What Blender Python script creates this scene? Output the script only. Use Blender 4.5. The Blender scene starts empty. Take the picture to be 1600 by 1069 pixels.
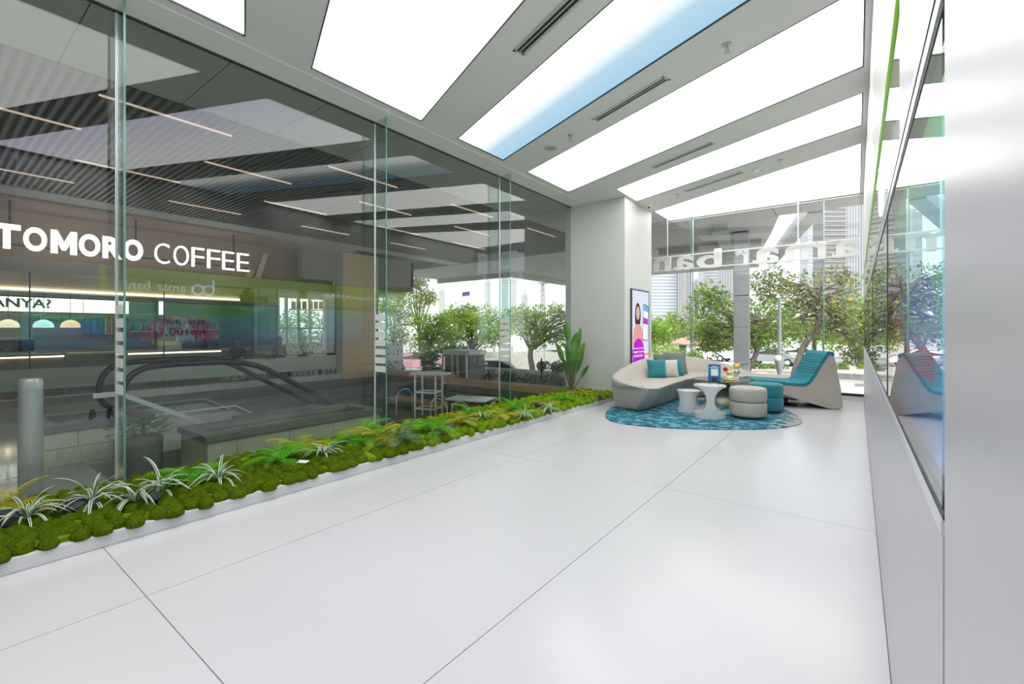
import bpy, bmesh, math, random
from mathutils import Vector, Matrix, noise as mnoise
from mathutils.geometry import tessellate_polygon

random.seed(7)
S = bpy.context.scene
COL = S.collection
R = math.radians

# ------------------------------------------------------------------ camera, sky, sun, exposure
F, CX, CY, H = 711.0, 800.0, 517.0, 1.35          # focal length in px, vanishing point column, horizon row, eye height
YAW = math.atan(539 / 711)                        # camera looks this far to the left of +Y
FX, FY = -math.sin(YAW), math.cos(YAW)
RX, RY = math.cos(YAW), math.sin(YAW)

cam = bpy.data.cameras.new('camera')
cam.sensor_width = 36.0
cam.lens = F / 1600 * 36.0
cam.shift_y = -(534.5 - CY) / 1600
cam.clip_start = 0.01
cam.clip_end = 2000
camo = bpy.data.objects.new('camera', cam)
COL.objects.link(camo)
camo.location = (0, 0, H)
camo.rotation_euler = (math.pi / 2, 0, YAW)
S.camera = camo

world = bpy.data.worlds.new('hazy_sky')
S.world = world
world.use_nodes = True
wn, wl = world.node_tree.nodes, world.node_tree.links
wn.clear()
w_out = wn.new('ShaderNodeOutputWorld')
w_bg = wn.new('ShaderNodeBackground')
w_tc = wn.new('ShaderNodeTexCoord')
w_no = wn.new('ShaderNodeTexNoise')
w_no.inputs['Scale'].default_value = 3.0
w_no.inputs['Detail'].default_value = 5
w_rp = wn.new('ShaderNodeValToRGB')
w_rp.color_ramp.elements[0].position = 0.38
w_rp.color_ramp.elements[0].color = (0.80, 0.89, 1.0, 1)
w_rp.color_ramp.elements[1].position = 0.62
w_rp.color_ramp.elements[1].color = (1.0, 1.0, 1.0, 1)
wl.new(w_tc.outputs['Generated'], w_no.inputs['Vector'])
wl.new(w_no.outputs['Fac'], w_rp.inputs['Fac'])
wl.new(w_rp.outputs['Color'], w_bg.inputs['Color'])
w_bg.inputs['Strength'].default_value = 1.6
wl.new(w_bg.outputs['Background'], w_out.inputs['Surface'])

sun = bpy.data.lights.new('sun', 'SUN')
sun.energy = 4.2
sun.angle = R(12)
sun.color = (1.0, 0.96, 0.88)
suno = bpy.data.objects.new('sun_offscreen', sun)
COL.objects.link(suno)
suno.rotation_euler = (R(42), 0, R(18))

S.view_settings.view_transform = 'Standard'
S.view_settings.look = 'None'
S.view_settings.exposure = 0.1
S.view_settings.gamma = 1.0
S.view_settings.use_curve_mapping = False
S.cycles.transparent_max_bounces = 32

# ------------------------------------------------------------------ pixel -> place helpers
def ray(px, py):
    a = (px - CX) / F
    return (FX + a * RX, FY + a * RY, (CY - py) / F)
def G(px, py, z=0.0):
    d = ray(px, py); t = (z - H) / d[2]
    return Vector((d[0] * t, d[1] * t, z))
def onX(px, py, X):
    d = ray(px, py); t = X / d[0]
    return Vector((X, d[1] * t, H + d[2] * t))
def onY(px, py, Y):
    d = ray(px, py); t = Y / d[1]
    return Vector((d[0] * t, Y, H + d[2] * t))
def at(px, py, dist):
    d = ray(px, py)
    return Vector((d[0] * dist, d[1] * dist, H + d[2] * dist))

# ------------------------------------------------------------------ materials
def new_mat(name):
    m = bpy.data.materials.new(name); m.use_nodes = True
    nt = m.node_tree; nt.nodes.clear()
    out = nt.nodes.new('ShaderNodeOutputMaterial')
    return m, nt, out
def rgba(c): return (c[0], c[1], c[2], 1.0)
def pbr(name, col, rough=0.5, metal=0.0, col2=None, scale=8.0, detail=3.0, bump=0.0, bscale=None, coat=0.0, spec=0.5,
        emit=None, es=0.0, stretch=None, sheen=0.0, lo=0.35, hi=0.65):
    m, nt, out = new_mat(name)
    b = nt.nodes.new('ShaderNodeBsdfPrincipled')
    nt.links.new(b.outputs[0], out.inputs[0])
    b.inputs['Base Color'].default_value = rgba(col)
    b.inputs['Roughness'].default_value = rough
    b.inputs['Metallic'].default_value = metal
    b.inputs['Specular IOR Level'].default_value = spec
    b.inputs['Coat Weight'].default_value = coat
    b.inputs['Coat Roughness'].default_value = 0.05
    b.inputs['Sheen Weight'].default_value = sheen
    if emit:
        b.inputs['Emission Color'].default_value = rgba(emit); b.inputs['Emission Strength'].default_value = es
    if col2 or bump:
        tc = nt.nodes.new('ShaderNodeTexCoord'); mp = nt.nodes.new('ShaderNodeMapping')
        if stretch: mp.inputs['Scale'].default_value = stretch
        nt.links.new(tc.outputs['Object'], mp.inputs['Vector'])
        no = nt.nodes.new('ShaderNodeTexNoise'); no.inputs['Scale'].default_value = scale; no.inputs['Detail'].default_value = detail
        nt.links.new(mp.outputs[0], no.inputs['Vector'])
        if col2:
            rp = nt.nodes.new('ShaderNodeValToRGB')
            rp.color_ramp.elements[0].position = lo; rp.color_ramp.elements[0].color = rgba(col)
            rp.color_ramp.elements[1].position = hi; rp.color_ramp.elements[1].color = rgba(col2)
            nt.links.new(no.outputs['Fac'], rp.inputs['Fac']); nt.links.new(rp.outputs['Color'], b.inputs['Base Color'])
        if bump:
            n2 = no
            if bscale:
                n2 = nt.nodes.new('ShaderNodeTexNoise'); n2.inputs['Scale'].default_value = bscale; n2.inputs['Detail'].default_value = 4
                nt.links.new(mp.outputs[0], n2.inputs['Vector'])
            bp = nt.nodes.new('ShaderNodeBump'); bp.inputs['Strength'].default_value = bump; bp.inputs['Distance'].default_value = 0.02
            nt.links.new(n2.outputs['Fac'], bp.inputs['Height']); nt.links.new(bp.outputs[0], b.inputs['Normal'])
    return m
def emat(name, col, s):
    m, nt, out = new_mat(name)
    e = nt.nodes.new('ShaderNodeEmission'); e.inputs[0].default_value = rgba(col); e.inputs[1].default_value = s
    nt.links.new(e.outputs[0], out.inputs[0]); return m
def glass(name, tint, ior=1.5, rough=0.0):
    m, nt, out = new_mat(name)
    tr = nt.nodes.new('ShaderNodeBsdfTransparent'); tr.inputs[0].default_value = rgba(tint)
    gl = nt.nodes.new('ShaderNodeBsdfGlossy'); gl.inputs['Roughness'].default_value = rough
    fr = nt.nodes.new('ShaderNodeFresnel'); ge = nt.nodes.new('ShaderNodeNewGeometry')
    mr = nt.nodes.new('ShaderNodeMapRange')
    mr.inputs['To Min'].default_value = ior; mr.inputs['To Max'].default_value = 1 / ior
    nt.links.new(ge.outputs['Backfacing'], mr.inputs['Value']); nt.links.new(mr.outputs[0], fr.inputs['IOR'])
    mx = nt.nodes.new('ShaderNodeMixShader')
    nt.links.new(fr.outputs[0], mx.inputs[0]); nt.links.new(tr.outputs[0], mx.inputs[1]); nt.links.new(gl.outputs[0], mx.inputs[2])
    nt.links.new(mx.outputs[0], out.inputs[0]); return m
def leafmat(name, c1, c2, scale=1.5, trans=0.35, gloss=0.06):
    m, nt, out = new_mat(name)
    tc = nt.nodes.new('ShaderNodeTexCoord'); no = nt.nodes.new('ShaderNodeTexNoise')
    no.inputs['Scale'].default_value = scale; no.inputs['Detail'].default_value = 4
    rp = nt.nodes.new('ShaderNodeValToRGB')
    rp.color_ramp.elements[0].position = 0.36; rp.color_ramp.elements[0].color = rgba(c1)
    rp.color_ramp.elements[1].position = 0.64; rp.color_ramp.elements[1].color = rgba(c2)
    nt.links.new(tc.outputs['Object'], no.inputs['Vector']); nt.links.new(no.outputs['Fac'], rp.inputs['Fac'])
    d = nt.nodes.new('ShaderNodeBsdfDiffuse'); t = nt.nodes.new('ShaderNodeBsdfTranslucent'); g = nt.nodes.new('ShaderNodeBsdfGlossy')
    g.inputs['Roughness'].default_value = 0.4
    a = nt.nodes.new('ShaderNodeMixShader'); a.inputs[0].default_value = trans
    b = nt.nodes.new('ShaderNodeMixShader'); b.inputs[0].default_value = gloss
    nt.links.new(rp.outputs[0], d.inputs[0]); nt.links.new(rp.outputs[0], t.inputs[0])
    nt.links.new(d.outputs[0], a.inputs[1]); nt.links.new(t.outputs[0], a.inputs[2])
    nt.links.new(a.outputs[0], b.inputs[1]); nt.links.new(g.outputs[0], b.inputs[2])
    nt.links.new(b.outputs[0], out.inputs[0]); return m
def ramp_emit(name, stops, s, axis='X', p0=0.0, p1=1.0):
    """a backlit printed lightbox: colour runs across object-space axis from p0 to p1"""
    m, nt, out = new_mat(name)
    tc = nt.nodes.new('ShaderNodeTexCoord'); sp = nt.nodes.new('ShaderNodeSeparateXYZ'); mr = nt.nodes.new('ShaderNodeMapRange')
    mr.inputs['From Min'].default_value = p0; mr.inputs['From Max'].default_value = p1
    nt.links.new(tc.outputs['Object'], sp.inputs[0]); nt.links.new(sp.outputs[axis], mr.inputs['Value'])
    rp = nt.nodes.new('ShaderNodeValToRGB'); el = rp.color_ramp.elements
    while len(el) < len(stops): el.new(0.5)
    for e, (p, c) in zip(el, stops): e.position = p; e.color = rgba(c)
    nt.links.new(mr.outputs[0], rp.inputs[0])
    e = nt.nodes.new('ShaderNodeEmission'); e.inputs[1].default_value = s
    nt.links.new(rp.outputs[0], e.inputs[0]); nt.links.new(e.outputs[0], out.inputs[0]); return m

M = {}
M['floor'] = pbr('white_resin_floor', (0.585, 0.58, 0.60), 0.22, col2=(0.565, 0.56, 0.58), scale=0.7, coat=0.0, spec=0.45)
M['joint'] = pbr('grey_joint', (0.24, 0.24, 0.235), 0.7)
M['ceil'] = pbr('ceiling_paint', (0.76, 0.745, 0.73), 0.7)
M['white'] = pbr('white_paint', (0.58, 0.58, 0.57), 0.45)
M['kerb'] = pbr('white_kerb', (0.60, 0.60, 0.615), 0.35)
M['gwall'] = pbr('glossy_white_panel', (0.47, 0.465, 0.50), 0.32, spec=0.4, col2=(0.455, 0.45, 0.485), scale=2.0, stretch=(1, 1, 12))
M['silver'] = pbr('silver_frame', (0.66, 0.66, 0.68), 0.3, metal=0.4)
M['steel'] = pbr('brushed_steel', (0.62, 0.63, 0.63), 0.3, metal=0.55, col2=(0.54, 0.55, 0.56), scale=30, stretch=(6, 6, 0.3))
M['dark'] = pbr('black_gap', (0.02, 0.02, 0.022), 0.5)
M['darkframe'] = pbr('dark_frame', (0.06, 0.065, 0.07), 0.35, metal=0.4)
M['glass'] = glass('clear_glass', (0.91, 0.94, 0.925), 1.56)
M['fin'] = glass('green_glass_fin', (0.84, 0.92, 0.89))
M['finedge'] = pbr('glass_edge', (0.10, 0.25, 0.21), 0.15)
M['wglass'] = glass('window_glass', (0.96, 0.975, 0.97))
M['bglass'] = glass('low_reflection_glass', (0.985, 0.99, 0.985), 1.28)
M['shopglass'] = glass('shop_glass', (0.92, 0.95, 0.94))
M['decal'] = pbr('frosted_decal', (0.80, 0.82, 0.80), 0.6)
M['lamp1'] = ramp_emit('lightbox_lilac', [(0, (0.80, 0.79, 1.0)), (0.5, (0.97, 0.97, 1.0)), (1, (1, 1, 1))], 2.8, 'Y', 2.4, 4.6)
M['lampw'] = emat('lightbox_white', (1.0, 0.995, 0.97), 3.9)
M['soffit'] = pbr('grey_soffit_panel', (0.46, 0.465, 0.44), 0.55)
M['soffit2'] = M['soffit']
M['slat'] = pbr('dark_metal_slat', (0.10, 0.105, 0.105), 0.45, metal=0.3)
M['darkceil'] = pbr('dark_ceiling', (0.07, 0.075, 0.075), 0.7)
M['warmled'] = emat('warm_led', (1.0, 0.74, 0.50), 4.5)
M['linled'] = emat('linear_led', (1.0, 0.74, 0.58), 0.6)
M['signlit'] = emat('lit_letters', (1.0, 0.97, 0.88), 2.6)
M['menu'] = emat('lightbox_menu', (1.0, 0.98, 0.88), 2.6)
M['spotlens'] = emat('spot_lens', (1.0, 0.90, 0.76), 30.0)
M['ink'] = pbr('dark_lettering', (0.05, 0.09, 0.11), 0.5)
M['granite'] = pbr('dark_grey_granite', (0.15, 0.153, 0.15), 0.5, col2=(0.18, 0.183, 0.18), scale=40)
M['granite2'] = pbr('mid_grey_granite', (0.27, 0.27, 0.265), 0.55, col2=(0.31, 0.31, 0.30), scale=40)
M['mallfloor'] = pbr('polished_mall_floor', (0.34, 0.35, 0.34), 0.08, col2=(0.40, 0.41, 0.40), scale=1.2)
M['sunk'] = pbr('sunken_paving', (0.12, 0.12, 0.12), 0.6)
M['cream'] = pbr('cream_tile', (0.43, 0.42, 0.33), 0.5, col2=(0.47, 0.46, 0.37), scale=5)
M['tan'] = pbr('tan_veneer', (0.62, 0.46, 0.26), 0.4, col2=(0.67, 0.50, 0.29), scale=3, stretch=(1, 6, 0.6))
M['water'] = pbr('pool_water', (0.30, 0.36, 0.33), 0.05, spec=0.8, bump=0.3, scale=9)
M['rubber'] = pbr('black_handrail', (0.025, 0.027, 0.028), 0.35)
M['moss'] = pbr('moss_green', (0.075, 0.15, 0.006), 1.0, col2=(0.185, 0.285, 0.015), scale=5, detail=8.0, bump=1.0, bscale=22, spec=0.0)
M['rock'] = pbr('dark_rock', (0.028, 0.028, 0.034), 0.6, col2=(0.06, 0.06, 0.07), scale=8, bump=0.6)
M['fern'] = leafmat('bright_fern', (0.06, 0.36, 0.008), (0.20, 0.60, 0.02), 5)
M['yfern'] = leafmat('yellow_fern', (0.30, 0.32, 0.010), (0.62, 0.56, 0.03), 5)
M['dfern'] = leafmat('dull_fern', (0.06, 0.17, 0.06), (0.16, 0.30, 0.12), 5)
M['spider'] = leafmat('spider_leaf', (0.06, 0.16, 0.07), (0.14, 0.26, 0.12), 9, 0.2)
M['cream_stripe'] = leafmat('spider_stripe', (0.50, 0.60, 0.48), (0.66, 0.73, 0.62), 9, 0.2)
M['paddle'] = leafmat('paddle_leaf', (0.045, 0.19, 0.010), (0.13, 0.38, 0.018), 2.5, 0.3, 0.1)
M['stem'] = pbr('brown_stem', (0.10, 0.13, 0.05), 0.6, col2=(0.16, 0.10, 0.06), scale=8)
M['bark'] = pbr('tree_bark', (0.085, 0.068, 0.055), 0.9, col2=(0.16, 0.135, 0.115), scale=14, bump=0.8, stretch=(1, 1, 0.3))
M['leafA'] = leafmat('tree_leaf_mid', (0.085, 0.17, 0.028), (0.22, 0.33, 0.05), 0.8)
M['leafB'] = leafmat('tree_leaf_bright', (0.13, 0.26, 0.02), (0.30, 0.43, 0.045), 0.6)
M['leafC'] = leafmat('tree_leaf_olive', (0.13, 0.165, 0.055), (0.26, 0.29, 0.10), 0.9)
M['leafD'] = leafmat('hedge_leaf', (0.05, 0.10, 0.025), (0.13, 0.21, 0.05), 1.2)
M['leafE'] = leafmat('pine_needle', (0.045, 0.115, 0.04), (0.12, 0.22, 0.07), 1.2)
M['flower'] = leafmat('yellow_flower', (0.85, 0.55, 0.0), (0.95, 0.72, 0.02), 1.2)
M['sofa'] = pbr('beige_velvet', (0.43, 0.395, 0.355), 0.9, col2=(0.48, 0.445, 0.405), scale=2.2, bump=0.15, bscale=260, sheen=0.1, spec=0.2)
M['teal'] = pbr('teal_velvet', (0.006, 0.165, 0.215), 0.8, col2=(0.012, 0.22, 0.28), scale=3, bump=0.2, bscale=220, sheen=0.3)
M['tealrib'] = pbr('teal_ribbed_fabric', (0.006, 0.165, 0.215), 0.8, col2=(0.02, 0.235, 0.295), scale=5, stretch=(0.4, 0.4, 6), bump=0.3)
M['greyfab'] = pbr('grey_cushion', (0.16, 0.165, 0.17), 0.9, col2=(0.21, 0.215, 0.22), scale=30, bump=0.3, bscale=200)
M['dgreyfab'] = pbr('dark_grey_cushion', (0.12, 0.125, 0.13), 0.9, col2=(0.15, 0.155, 0.16), scale=30)
M['creamfab'] = pbr('cream_cushion', (0.54, 0.51, 0.46), 0.85, col2=(0.60, 0.57, 0.52), scale=6)
M['gloss'] = pbr('white_lacquer', (0.60, 0.615, 0.625), 0.15, coat=0.3)
M['black'] = pbr('black_plastic', (0.02, 0.02, 0.02), 0.4)
M['tabletop'] = pbr('smoked_glass', (0.03, 0.035, 0.035), 0.03, spec=0.9)
M['bronze'] = pbr('bronze_base', (0.30, 0.29, 0.22), 0.35, metal=0.6)
M['blue'] = pbr('blue_print', (0.01, 0.07, 0.45), 0.4)
M['tealprint'] = pbr('teal_print', (0.01, 0.28, 0.45), 0.4)
M['red'] = pbr('red_gloss', (0.65, 0.015, 0.03), 0.25)
M['yellow'] = pbr('yellow_gloss', (0.90, 0.62, 0.03), 0.25)
M['whiteplain'] = pbr('white_plastic', (0.85, 0.85, 0.85), 0.4)
M['signwhite'] = pbr('sign_white', (0.68, 0.68, 0.675), 0.5)
M['concrete'] = pbr('pale_concrete', (0.46, 0.44, 0.41), 0.8, col2=(0.56, 0.54, 0.50), scale=3)
M['asphalt'] = pbr('parking_paving', (0.40, 0.39, 0.37), 0.9, col2=(0.48, 0.47, 0.45), scale=1)
M['timber'] = pbr('pinkish_timber', (0.50, 0.31, 0.21), 0.6, col2=(0.58, 0.37, 0.26), scale=4, stretch=(0.4, 8, 8))
M['creamsteel'] = pbr('cream_painted_steel', (0.78, 0.70, 0.60), 0.4)
M['zinc'] = pbr('zinc_cladding', (0.38, 0.39, 0.40), 0.35, metal=0.5, col2=(0.43, 0.44, 0.45), scale=3)
M['carwhite'] = pbr('white_car_paint', (0.80, 0.80, 0.80), 0.15, coat=0.5)
M['carsilver'] = pbr('silver_car_paint', (0.45, 0.46, 0.48), 0.2, metal=0.5, coat=0.5)
M['carred'] = pbr('pink_car_paint', (0.55, 0.28, 0.34), 0.2, coat=0.5)
M['carglass'] = pbr('dark_car_glass', (0.03, 0.035, 0.04), 0.05)
M['tyre'] = pbr('tyre', (0.025, 0.025, 0.025), 0.8)
M['skin'] = pbr('skin', (0.42, 0.26, 0.18), 0.6)
M['hair'] = pbr('dark_hair', (0.02, 0.016, 0.014), 0.6)
M['navy'] = pbr('navy_cloth', (0.03, 0.05, 0.10), 0.8)
M['grass'] = pbr('lawn', (0.10, 0.19, 0.03), 0.95, col2=(0.20, 0.30, 0.06), scale=3)

# ------------------------------------------------------------------ mesh builder
class MB:
    def __init__(s): s.v = []; s.f = []; s.mi = []; s.m = 0
    def add(s, vs, fs):
        o = len(s.v); s.v += [tuple(p) for p in vs]
        for f in fs: s.f.append(tuple(i + o for i in f)); s.mi.append(s.m)
        return s
    def box(s, x0, x1, y0, y1, z0, z1):
        return s.add([(x0,y0,z0),(x1,y0,z0),(x1,y1,z0),(x0,y1,z0),(x0,y0,z1),(x1,y0,z1),(x1,y1,z1),(x0,y1,z1)],
                     [(0,3,2,1),(4,5,6,7),(0,1,5,4),(1,2,6,5),(2,3,7,6),(3,0,4,7)])
    def prism(s, poly, z0, z1, poly_top=None):
        n = len(poly); t = poly_top or poly
        vs = [(p[0], p[1], z0) for p in poly] + [(p[0], p[1], z1) for p in t]
        fs = [tuple(range(n - 1, -1, -1)), tuple(range(n, 2 * n))] + [(i, (i+1) % n, n + (i+1) % n, n + i) for i in range(n)]
        return s.add(vs, fs)
    def lathe(s, prof, n=24, c=(0, 0, 0), sx=1.0, sy=1.0):
        vs, fs = [], []
        for (r, z) in prof:
            for k in range(n):
                a = 2 * math.pi * k / n
                vs.append((c[0] + r * math.cos(a) * sx, c[1] + r * math.sin(a) * sy, c[2] + z))
        m = len(prof)
        for j in range(m - 1):
            for k in range(n):
                fs.append((j*n+k, j*n+(k+1) % n, (j+1)*n+(k+1) % n, (j+1)*n+k))
        fs.append(tuple(range(n - 1, -1, -1))); fs.append(tuple(range((m-1)*n, m*n)))
        return s.add(vs, fs)
    def tube(s, pts, rad, n=8, caps=True):
        pts = [Vector(p) for p in pts]
        rs = rad if isinstance(rad, (list, tuple)) else [rad] * len(pts)
        vs, fs = [], []
        up = None
        for i, p in enumerate(pts):
            t = (pts[min(i+1, len(pts)-1)] - pts[max(i-1, 0)])
            t = t.normalized() if t.length > 1e-9 else Vector((0, 0, 1))
            if up is None:
                up = Vector((0, 0, 1)) if abs(t.z) < 0.9 else Vector((1, 0, 0))
            a = t.cross(up)
            if a.length < 1e-6: a = t.cross(Vector((0, 1, 0)))
            a.normalize(); b = a.cross(t); up = b
            for k in range(n):
                g = 2 * math.pi * k / n
                vs.append(p + (a * math.cos(g) + b * math.sin(g)) * rs[i])
        for j in range(len(pts) - 1):
            for k in range(n):
                fs.append((j*n+k, (j+1)*n+k, (j+1)*n+(k+1) % n, j*n+(k+1) % n))
        if caps:
            fs.append(tuple(range(n))); fs.append(tuple(range(len(pts)*n-1, (len(pts)-1)*n-1, -1)))
        return s.add(vs, fs)
    def bar(s, p, q, w, h=None):
        """square bar from p to q"""
        h = h or w
        p, q = Vector(p), Vector(q); t = (q - p).normalized()
        up = Vector((0, 0, 1)) if abs(t.z) < 0.95 else Vector((1, 0, 0))
        a = t.cross(up).normalized(); b = a.cross(t)
        vs = []
        for c in (p, q):
            for (i, j) in ((-1,-1),(1,-1),(1,1),(-1,1)): vs.append(c + a*i*w/2 + b*j*h/2)
        return s.add(vs, [(0,3,2,1),(4,5,6,7),(0,1,5,4),(1,2,6,5),(2,3,7,6),(3,0,4,7)])
    def sphere(s, c, r, n=16, m=10, sx=1, sy=1, sz=1):
        prof = [(max(1e-4, r*math.sin(math.pi*j/m)), -r*math.cos(math.pi*j/m)*sz) for j in range(m+1)]
        return s.lathe(prof, n, c, sx, sy)
    def poly(s, pts): return s.add(pts, [tuple(range(len(pts)))])
    def mesh(s, name, mats, smooth=None, fix=True):
        me = bpy.data.meshes.new(name); me.from_pydata(s.v, [], s.f)
        for m in (mats if isinstance(mats, (list, tuple)) else [mats]): me.materials.append(m)
        if any(s.mi): me.polygons.foreach_set('material_index', s.mi)
        if fix:
            bm = bmesh.new(); bm.from_mesh(me); bmesh.ops.recalc_face_normals(bm, faces=bm.faces); bm.to_mesh(me); bm.free()
        if smooth is not None:
            me.polygons.foreach_set('use_smooth', [True] * len(me.polygons))
            me.set_sharp_from_angle(angle=R(smooth))
        me.update(); return me
    def build(s, name, mats, parent=None, smooth=None, bevel=0.0, seg=2, fix=True):
        return link(name, s.mesh(name, mats, smooth, fix), parent, bevel, seg)

def link(name, me, parent=None, bevel=0.0, seg=2, loc=None):
    o = bpy.data.objects.new(name, me); COL.objects.link(o)
    if parent is not None: o.parent = parent
    if loc is not None: o.location = loc
    if bevel:
        b = o.modifiers.new('bevel', 'BEVEL'); b.width = bevel; b.segments = seg; b.limit_method = 'ANGLE'; b.angle_limit = R(35)
    return o
def tag(o, label=None, cat=None, group=None, kind=None):
    if label: o['label'] = label
    if cat: o['category'] = cat
    if group: o['group'] = group
    if kind: o['kind'] = kind
    return o
def thing(name, label, cat, loc=(0, 0, 0), rz=0.0, group=None):
    o = bpy.data.objects.new(name, None); COL.objects.link(o); o.empty_display_size = 0.1
    o.location = loc; o.rotation_euler = (0, 0, rz)
    return tag(o, label, cat, group)
def struct(name, label, parent=None):
    o = bpy.data.objects.new(name, None); COL.objects.link(o)
    return tag(o, label, None, None, 'structure')
def copy_tree(o, parent=None):
    c = o.copy(); COL.objects.link(c); c.parent = parent
    for ch in list(o.children): copy_tree(ch, c)
    return c
def B(x0, x1, y0, y1, z0, z1): return MB().box(x0, x1, y0, y1, z0, z1)

def text_mesh(body, ext=0.01, bold=0.0, spacing=1.0):
    cu = bpy.data.curves.new('t', 'FONT'); cu.body = body; cu.size = 1.0; cu.extrude = ext; cu.offset = bold; cu.space_character = spacing
    cu.resolution_u = 4
    ob = bpy.data.objects.new('t', cu); COL.objects.link(ob)
    dg = bpy.context.evaluated_depsgraph_get(); dg.update()
    me = bpy.data.meshes.new_from_object(ob.evaluated_get(dg))
    bpy.data.objects.remove(ob); bpy.data.curves.remove(cu)
    return me
def put_text(name, body, o, right, up, width, height, mat, parent=None, depth=0.01, bold=0.0, spacing=1.0):
    """flat or raised lettering: lower-left corner o, fitted to width x height"""
    me = text_mesh(body, 1.0, bold, spacing)
    xs = [v.co.x for v in me.vertices]; ys = [v.co.y for v in me.vertices]
    x0, x1, y0, y1 = min(xs), max(xs), min(ys), max(ys)
    right, up, o = Vector(right), Vector(up), Vector(o); nrm = right.cross(up)
    for v in me.vertices:
        c = v.co.copy()
        v.co = o + right * ((c.x - x0) / (x1 - x0) * width) + up * ((c.y - y0) / (y1 - y0) * height) + nrm * (c.z * 0.5 + 0.5) * depth
    me.materials.clear(); me.materials.append(mat)
    me.name = name
    return link(name, me, parent)

# ------------------------------------------------------------------ room dimensions
WX = 0.105          # face of the right wall
GX = -4.87          # plane of the left glass wall
KX = -3.74          # front of the planter kerb
BY = 11.1           # back window
RYB = -3.0          # rear wall behind the camera
CZ = 4.0            # ceiling

# ================================================================== THE ROOM
# floor: recessed joint bed with big resin slabs
floor = tag(B(GX - 0.1, WX + 0.2, RYB, BY + 0.25, -0.12, -0.006).build('floor', M['joint']), 'glossy white floor of large slabs', None, None, 'structure')
gx = [KX - 0.02, -2.88, -1.32, WX]
gy = [RYB, -2.5, 0.72, 3.9, 7.1, 10.3, BY + 0.02]
for i in range(3):
    for j in range(len(gy) - 1):
        B(gx[i] + 0.0022, gx[i+1] - 0.0022, gy[j] + 0.0022, gy[j+1] - 0.0022, -0.006, 0.0).build('floor_slab', M['floor'], floor)

# ceiling with openings for the stretched light panels
def cpt(px, py): return G(px, py, CZ)
XL, XR = -4.39, 0.05
def quadp(xl, ya, yb, ya2, yb2): return [(xl, ya), (XR, ya2), (XR, yb2), (xl, yb)]
panels = [
    (quadp(XL, -1.72, -0.28, -3.0 + 0.08, -2.1), 'lampw'),
    (quadp(XL, 0.36, 1.81, -1.45, 0.0), 'lampw'),
    (quadp(XL, 2.44, 3.89, 0.62, 2.08), 'lamp1'),
    (quadp(XL, 4.55, 5.56, 2.74, 3.76), 'lamp2'),
    (quadp(XL, 6.21, 7.58, 4.42, 5.77), 'lampw'),
    (quadp(-3.60, 7.97, 8.98, 6.39, 7.41), 'lampw'),
    (quadp(-3.60, 9.98, BY - 0.05, 8.10, BY - 0.05), 'lampw'),
]
outer = [(GX - 0.02, RYB), (WX + 0.2, RYB), (WX + 0.2, BY + 0.02), (GX - 0.02, BY + 0.02)]
loops = [[Vector((x, y, 0)) for x, y in outer]] + [[Vector((x, y, 0)) for x, y in p] for p, _ in panels]
tri = tessellate_polygon(loops)
flat = [v for l in loops for v in l]
mb = MB()
n = len(flat)
mb.add([(v.x, v.y, CZ) for v in flat] + [(v.x, v.y, CZ + 0.10) for v in flat], [tuple(t) for t in tri] + [tuple(n + i for i in t) for t in tri])
k = 0
for l in loops:
    m_ = len(l)
    mb.add([], [])
    for i in range(m_):
        a, b = k + i, k + (i + 1) % m_
        mb.f.append((a, b, b + n, a + n)); mb.mi.append(0)
    k += m_
ceiling = tag(mb.build('ceiling', M['ceil']), 'light grey painted ceiling with slanted light openings', None, None, 'structure')
tag(B(GX - 0.02, WX + 0.2, RYB, BY + 0.02, CZ + 0.11, CZ + 0.25).build('ceiling', M['ceil']), 'roof slab above the light panels', None, None, 'structure')
M['lamp2'] = ramp_emit('lightbox_sky_blue', [(0.0, (1, 1, 0.97)), (0.24, (0.9, 0.92, 0.92)), (0.46, (0.31, 0.345, 0.36)), (0.66, (0.155, 0.22, 0.265)), (1.0, (0.12, 0.205, 0.265))], 3.0, 'Y', -0.47, 0.47)
M['lamp1'] = ramp_emit('lightbox_lilac_print', [(0.0, (0.82, 0.80, 1.0)), (0.55, (0.97, 0.96, 1.0)), (1.0, (1, 1, 1))], 3.9, 'Y', -0.66, 0.66)
plabels = [
    ('white ceiling light panel behind the camera end of the corridor', None), ('white ceiling light panel cut off beside the first glass fin', None),
    ('lilac white ceiling light panel, widest of the slanted row', None), ('ceiling light panel printed with a white to sky blue fade', None),
    ('white ceiling light panel next to the sky blue one', None), ('narrow white ceiling light panel starting at the white column', None),
    ('white wedge shaped ceiling light panel along the back window', None)]
for (p, mk), (lab, _) in zip(panels, plabels):
    c = Vector((sum(q[0] for q in p) / 4, sum(q[1] for q in p) / 4, 0))
    sl = math.atan2((p[1][1] - p[0][1] + p[2][1] - p[3][1]) / 2, p[1][0] - p[0][0])
    t = thing('ceiling_light_offscreen' if max(q[1] for q in p) < 0 else 'ceiling_light', lab, 'ceiling light', (c.x, c.y, CZ), sl, 'slanted ceiling light panels')
    rot = Matrix.Rotation(-sl, 2)
    loc = [rot @ (Vector(q) - c.xy) for q in p]
    MB().prism([(v.x, v.y) for v in loc], 0.012, 0.03).build('light_membrane', M[mk], t)
    fr = MB()
    for i in range(4):
        a, b = loc[i], loc[(i + 1) % 4]
        fr.bar((a.x, a.y, 0.005), (b.x, b.y, 0.005), 0.012, 0.014)
    fr.build('dark_edge_trim', M['darkframe'], t)

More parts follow.
